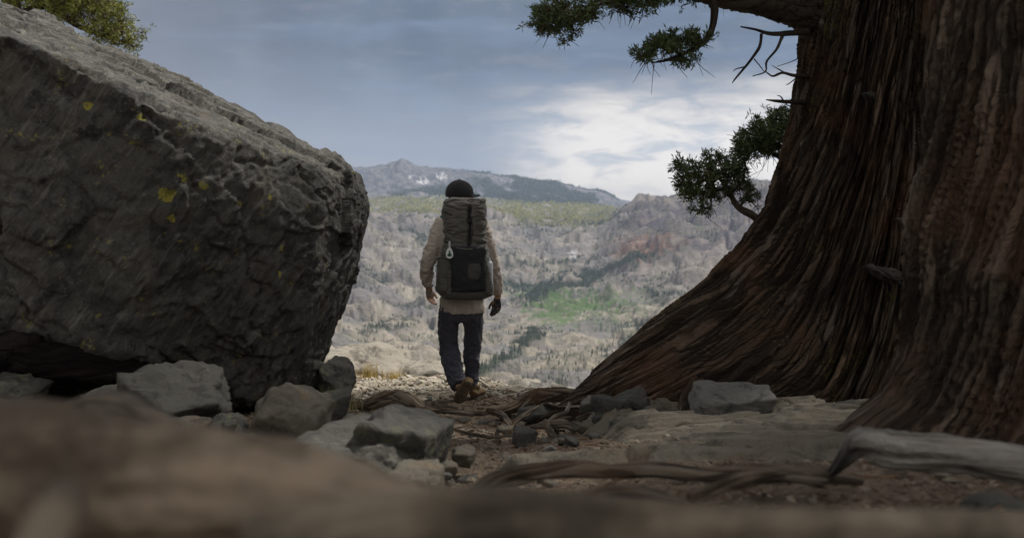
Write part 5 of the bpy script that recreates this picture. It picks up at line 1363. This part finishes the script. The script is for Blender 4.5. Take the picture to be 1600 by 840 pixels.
    obj('wristband', tube(np.array([wl + [0, -.002, .022], wl + [0, 0, .030]]), [.034, .034], 20, ref=(1, 0, 0)), strap_m, pr)
    # ---- cap
    def cap_shell():
        v, f = icos(4); q = v.copy(); q = q[:, :]
        loc = q * np.array([.094, .119, .109]); low = loc[:, 2] < -.030; loc[low, 2] = -.030 + (loc[low, 2] + .030) * .02; r_ = np.array([.985] * len(loc)); 
        return hc - fw * .006 + loc[:, :1] * rt + loc[:, 1:2] * fw + loc[:, 2:] * np.array([0, 0, 1]) + np.array([0, 0, .010]), [f]
    cp = obj('cap', cap_shell(), cap_m, pr)
    e = icos(2); obj('button', (Hd(0, -.006, .120) + e[0] * np.array([.010, .010, .006]), [e[1]]), cap_m, cp)
    for k in range(6):
        a0 = k * math.pi / 3; ts = np.linspace(.05, 1.25, 12)
        pth = np.array([Hd(.0933 * math.sin(t_) * math.sin(a0), .1183 * math.sin(t_) * math.cos(a0) - .006, .1083 * math.cos(t_) + .010) for t_ in ts]); obj('seam', tube(pth, .0016, 5), cap_m, cp)
    a = np.linspace(-1, 1, 20); br = []
    for up_, hgt in ((1, 0.0), (0, -.009)):
        for r_ in (0, .35, .7, 1.0):
            br.append([Hd(.080 * x * (1 + .02 * r_), .082 * math.sqrt(max(0, 1 - x * x * .75)) + .090 * r_ * math.sqrt(max(0, 1 - x * x * .92)), .012 - .016 * x * x - .010 * r_ + hgt) for x in a])
    V = np.array(br).reshape(-1, 3); n = 20; top = grid_faces(4, n, False); fl = np.concatenate([top, top[:, ::-1] + 4 * n])
    rim = [[3 * n + j, 7 * n + j, 7 * n + j + 1, 3 * n + j + 1] for j in range(n - 1)]
    obj('brim', (V, [np.concatenate([fl, rim])]), cap_m, cp)
    und = V[4 * n:] - np.array([0, 0, .0015]); ul = obj('brim_lining', (und, [top[:, ::-1]]), teal_m, cp)
    # neckerchief showing at the left shoulder
    obj('neckerchief', wrinkle(fuse([tube(catmull([W(688, 342, -.02), W(694, 338, -.05), W(705, 334, -.07), W(720, 331, -.075), W(735, 334, -.07)], 20), [(.020, .012)] * 20, 12)], .005, 2), .004, .02, (1, 1, 1), 3), teal_m, pr)
    return pr
hiker()

def backpack():
    c = W(729, 390, -.27); root = empty('backpack', W(729, 463, -.27))
    tag(root, 'tall dark olive roll top backpack worn on the back of the hiker', 'backpack')
    def sloft(levels, seg=56, n=70, e=3.2, cap=True):
        r = np.array([[*W(a, b, c_), d * S8, h] for a, b, c_, d, h in levels]); q = catmull(r, n)
        th = np.linspace(0, 2 * math.pi, seg, endpoint=False); ct, st = np.cos(th), np.sin(th)
        rr = 1 / (np.abs(ct) ** e + np.abs(st) ** e) ** (1 / e)
        v = q[:, None, :3] + np.stack([q[:, 3:4] * (ct * rr), q[:, 4:5] * (st * rr), 0 * q[:, 3:4] * ct], -1)
        v = v.reshape(-1, 3); k = len(v); v = np.vstack([v, q[0, :3], q[-1, :3]]); j = np.arange(seg); m = len(q)
        return v, [grid_faces(m, seg, flip=True), np.concatenate([np.stack([j, (j + 1) % seg, np.full(seg, k)], 1), np.stack([(m - 1) * seg + (j + 1) % seg, (m - 1) * seg + j, np.full(seg, k + 1)], 1)])]
    g = sloft([(729, 463, -.25, 22, .06), (729, 461, -.25, 32, .11), (729, 452, -.26, 38, .135), (729, 430, -.26, 38.2, .14), (729, 408, -.26, 36.8, .135), (729, 392, -.26, 35, .13), (729, 380, -.26, 32, .12)], e=3.6, n=110, seg=90)
    g = wrinkle(g, .009, .10, (.8, .8, 1.3), 4); g = wrinkle(g, .004, .035, (.8, .8, 1.2), 9)
    obj('main_bag', g, pack_m, root)
    lv = [(729, 392, -.26, 30, .115), (729, 380, -.26, 31, .12), (729, 366, -.26, 29.5, .118), (729, 350, -.26, 31.5, .125), (728, 332, -.255, 32, .125), (728, 320, -.25, 31, .12), (730, 314, -.245, 30, .10), (730, 311.5, -.245, 22, .06)]
    g = sloft(lv, e=3.0, n=110, seg=110)
    v = g[0]; sx = W(737, 0)[0]; back = v[:, 1] < HD - .30
    v[:, 1] += np.where(back, .030 * np.exp(-((v[:, 0] - sx) / .016) ** 2), 0); g = (v, g[1])
    g = wrinkle(g, .012, .085, (.55, .8, 1.5), 21); g = wrinkle(g, .004, .03, (.6, .8, 1.3), 22)
    obj('roll_top', g, pack_m, root)
    # top centre strap, forked at the top
    yb = -.375
    def strap(pts, w_=.011, th=.003, nm='strap', mat=strap_m, par=root):
        pp = catmull([W(*p) for p in pts], 24); return obj(nm, tube(pp, [(w_, th)] * 24, 8, ref=(1, 0, 0)), mat, par)
    strap([(736, 383, yb - .015), (736.5, 366, yb + .002), (737, 350, yb), (736.5, 334, yb)], .010)
    strap([(736.5, 334, yb), (733, 325, yb), (728, 316, yb + .04), (725, 311, yb + .10), (724, 312, -.20)], .007)
    strap([(736.5, 334, yb), (739, 325, yb), (743, 316, yb + .04), (745, 311, yb + .10), (746, 312, -.20)], .007)
    obj('buckle', tube(np.array([W(736.7, 349, yb - .006), W(736.7, 343, yb - .006)]), [(.015, .005), (.015, .005)], 8, ref=(1, 0, 0)), strap_m, root)
    for yy in (330, 372):      # side compression straps
        for sx_ in (-1, 1):
            e_ = 729 + sx_ * 31
            strap([(e_ + sx_ * 1.2, yy, -.20), (e_ + sx_ * 1.0, yy + 2, -.28), (e_ - sx_ * 3, yy + 4, yb + .03), (e_ - sx_ * 12, yy + 6, yb - .004)], .004, .003, 'compression_strap')
    strap([(740, 346, yb - .004), (742, 356, yb - .006), (741, 368, yb - .004)], .003, .002, 'loose_strap')
    # edge of the rolled opening
    strap([(700, 318, yb + .03), (715, 313, yb + .03), (732, 314, yb + .02), (748, 313, yb + .03), (760, 318, yb + .04)], .004, .004, 'roll_edge', pack_d)
    # mesh pocket
    g = sloft([(735, 449, -.375, 23, .03), (735, 446, -.385, 25, .040), (735, 425, -.392, 25.5, .046), (735, 400, -.39, 25.5, .042), (735, 386, -.385, 25, .036), (735, 383, -.38, 24, .030)], e=3.4, n=50, seg=60)
    g = wrinkle(g, .007, .06, (1, 1, 1), 31); mp = obj('mesh_pocket', g, mesh_m, root)
    strap([(709, 381.5, yb - .008), (720, 385, yb - .038), (735, 386.5, yb - .047), (750, 385, yb - .038), (761, 381, yb - .008)], .008, .006, 'pocket_hem', pack_m, mp)
    obj('folded_item', wrinkle(sloft([(743, 432, -.425, 7, .012), (743, 428, -.43, 9.5, .016), (744, 418, -.432, 9.5, .016), (744, 408, -.43, 8, .012)], e=2.5, n=24, seg=30), .003, .03, (1, 1, 1), 3), pack_d, mp)
    # bottom panel
    g = sloft([(729, 462, -.345, 26, .05), (729, 459, -.365, 29, .055), (729, 451, -.375, 29, .05), (729, 448, -.37, 28, .035)], e=3.4, n=26, seg=50)
    obj('bottom_panel', wrinkle(g, .003, .05, (.6, 1, 1), 5), pack_d, root)
    strap([(757, 459, yb - .03), (760, 440, yb - .015), (759, 415, yb - .010), (758, 392, yb - .010)], .004, .003, 'seam', pack_d)
    strap([(706, 459, yb - .03), (704, 440, yb - .02), (706, 415, yb - .015), (709, 392, yb - .015)], .005, .003, 'seam', pack_d)
    strap([(709, 449, yb - .046), (730, 450, yb - .055), (758, 449, yb - .046)], .004, .003, 'seam', strap_m)
    # side pockets
    g = sloft([(699, 456, -.30, 8, .05), (697, 448, -.31, 11, .08), (697, 428, -.31, 10.5, .085), (698, 408, -.31, 10, .08), (697, 399, -.31, 10.5, .07)], e=2.8, n=34, seg=40)
    s1 = obj('side_pocket', wrinkle(g, .006, .05, (1, 1, 1), 41), pack_m, root)
    strap([(686, 401, -.39), (694, 399, -.398), (706, 400, -.40)], .006, .005, 'pocket_hem', pack_m, s1)
    g = sloft([(761, 458, -.30, 8, .05), (762, 449, -.31, 10, .08), (762, 432, -.31, 8.5, .085), (761, 418, -.31, 7, .08), (760, 408, -.31, 5.5, .07)], e=2.6, n=34, seg=40)
    s2 = obj('side_pocket', wrinkle(g, .005, .05, (1, 1, 1), 43), pack_m, root)
    strap([(757, 385, -.385), (760, 398, -.385), (765, 412, -.385), (770, 436, -.38), (772, 452, -.36)], .003, .002, 'cord', simple_mat('grey_cord', (.30, .31, .32), .6, .3), s2)
    # hip wing on the left
    obj('hip_pad', fuse([tube(catmull([W(690, 444, -.22), W(687, 447, -.15), W(688, 450, -.05), W(694, 452, .06)], 14), [(.030, .022)] * 14, 14, ref=(0, 0, 1))], .006, 3), pack_d, root)
    # shoulder straps over the shirt
    for s in (0, 1):
        a = [W(703, 352, -.14), W(700, 343, -.07), W(697, 341, .0), W(697, 350, .09), W(699, 375, .135), W(696, 410, .12), W(690, 430, .03), W(694, 440, -.12)]
        if s: a = [np.array([2 * W(720, 0)[0] - q[0], q[1], q[2]]) for q in a]
        obj('shoulder_strap', tube(catmull(a, 40), [(.026, .009)] * 40, 12, ref=(1, 0, 0)), pack_d, root)
    # small gathers of teal at the left strap
    obj('strap_keeper', tube(catmull([W(686, 343, -.02), W(691, 339, -.04), W(697, 338, -.06)], 8), [(.010, .008)] * 8, 10), teal_m, root)
backpack()

def extras():
    # bottle standing in the right side pocket
    top = np.array([W(765.5, 440, -.33), W(765.5, 412, -.33), W(765, 408, -.33), W(765, 404, -.33), W(765, 401, -.33)])
    b = obj('water_bottle', tube(catmull([[*a, r_] for a, r_ in zip(top, (.030, .030, .026, .015, .014))], 26)[:, :3], catmull([[*a, r_] for a, r_ in zip(top, (.030, .030, .026, .015, .014))], 26)[:, 3], 20, ref=(1, 0, 0)), steel_m, origin=top[0])
    tag(b, 'slim pale water bottle held in the right side pocket of the backpack', 'bottle')
    # hang tag: rounded white drop with a small green figure
    r = empty('hang_tag', W(707.5, 381, -.41)); tag(r, 'white teardrop tag with a green mark hanging on the back of the backpack', 'tag')
    a = np.linspace(0, 2 * math.pi, 36, endpoint=False); hz = -np.cos(a); wd = np.sin(a) * (1 - .30 * hz)
    c = W(707.5, 392, -.428); ring = np.stack([c[0] + wd * .027, np.full(36, c[1]), c[2] + hz * .043], 1)
    v = np.vstack([ring + [0, .004, 0], ring, c + [0, .004, 0], c]); j = np.arange(36)
    fl = [grid_faces(2, 36), np.concatenate([np.stack([(j + 1) % 36, j, np.full(36, 72)], 1), np.stack([36 + j, 36 + (j + 1) % 36, np.full(36, 73)], 1)])]
    obj('plate', (v, fl), white_m, r, smooth=False)
    gm = simple_mat('tag_green', (.02, .09, .06), .6, .3)
    def flat(pts, nm, mat, off=.003):
        pts = np.array(pts, float); q = np.stack([c[0] + pts[:, 0], np.full(len(pts), c[1] - off), c[2] + pts[:, 1]], 1); n = len(q)
        v = np.vstack([q, q + [0, .002, 0]]); obj(nm, (v, [np.arange(n)[None], np.arange(n, 2 * n)[None][:, ::-1], *[np.array([[k, (k + 1) % n, n + (k + 1) % n, n + k]]) for k in range(n)]]), mat, r, smooth=False)
    flat([(-.014, -.026), (.014, -.026), (.017, -.012), (.008, -.002), (-.006, -.002), (-.016, -.012)], 'printed_mark', gm)
    flat([(-.005, -.001), (.006, -.001), (.009, .008), (.004, .017), (-.004, .015), (-.006, .007)], 'printed_mark', gm)
    obj('cord', tube(catmull([W(707.5, 384, -.43), W(706.5, 379, -.425), W(707.5, 375, -.40), W(708.5, 380, -.425), W(707.8, 384, -.43)], 24), .0022, 6), white_m, r)
extras()

# ------------------------------------------------------------ mountain air
HAZE = 3.8e-5
def haze():
    x0, x1, y0, y1, z0, z1 = -15600., 15600., -15600., 15600., -620., 1250.
    v = np.array([[x, y, z] for x in (x0, x1) for y in (y0, y1) for z in (z0, z1)])
    f = np.array([[0, 1, 3, 2], [4, 6, 7, 5], [0, 4, 5, 1], [2, 3, 7, 6], [0, 2, 6, 4], [1, 5, 7, 3]])
    m = bpy.data.materials.new('haze_air'); m.use_nodes = True; t = NT(m.node_tree)
    t.n.remove(t.n['Principled BSDF']); pv = t.new('ShaderNodeVolumePrincipled')
    pv.inputs['Color'].default_value = (.58, .72, .98, 1); pv.inputs['Density'].default_value = HAZE; pv.inputs['Anisotropy'].default_value = .2
    t.l.new(pv.outputs[0], t.n['Material Output'].inputs['Volume'])
    o = obj('haze', (v, [f]), m, smooth=False); tag(o, kind='stuff')
haze()
SC.cycles.volume_bounces = 0
SC.cycles.max_bounces = 6; SC.cycles.diffuse_bounces = 3; SC.cycles.transparent_max_bounces = 8
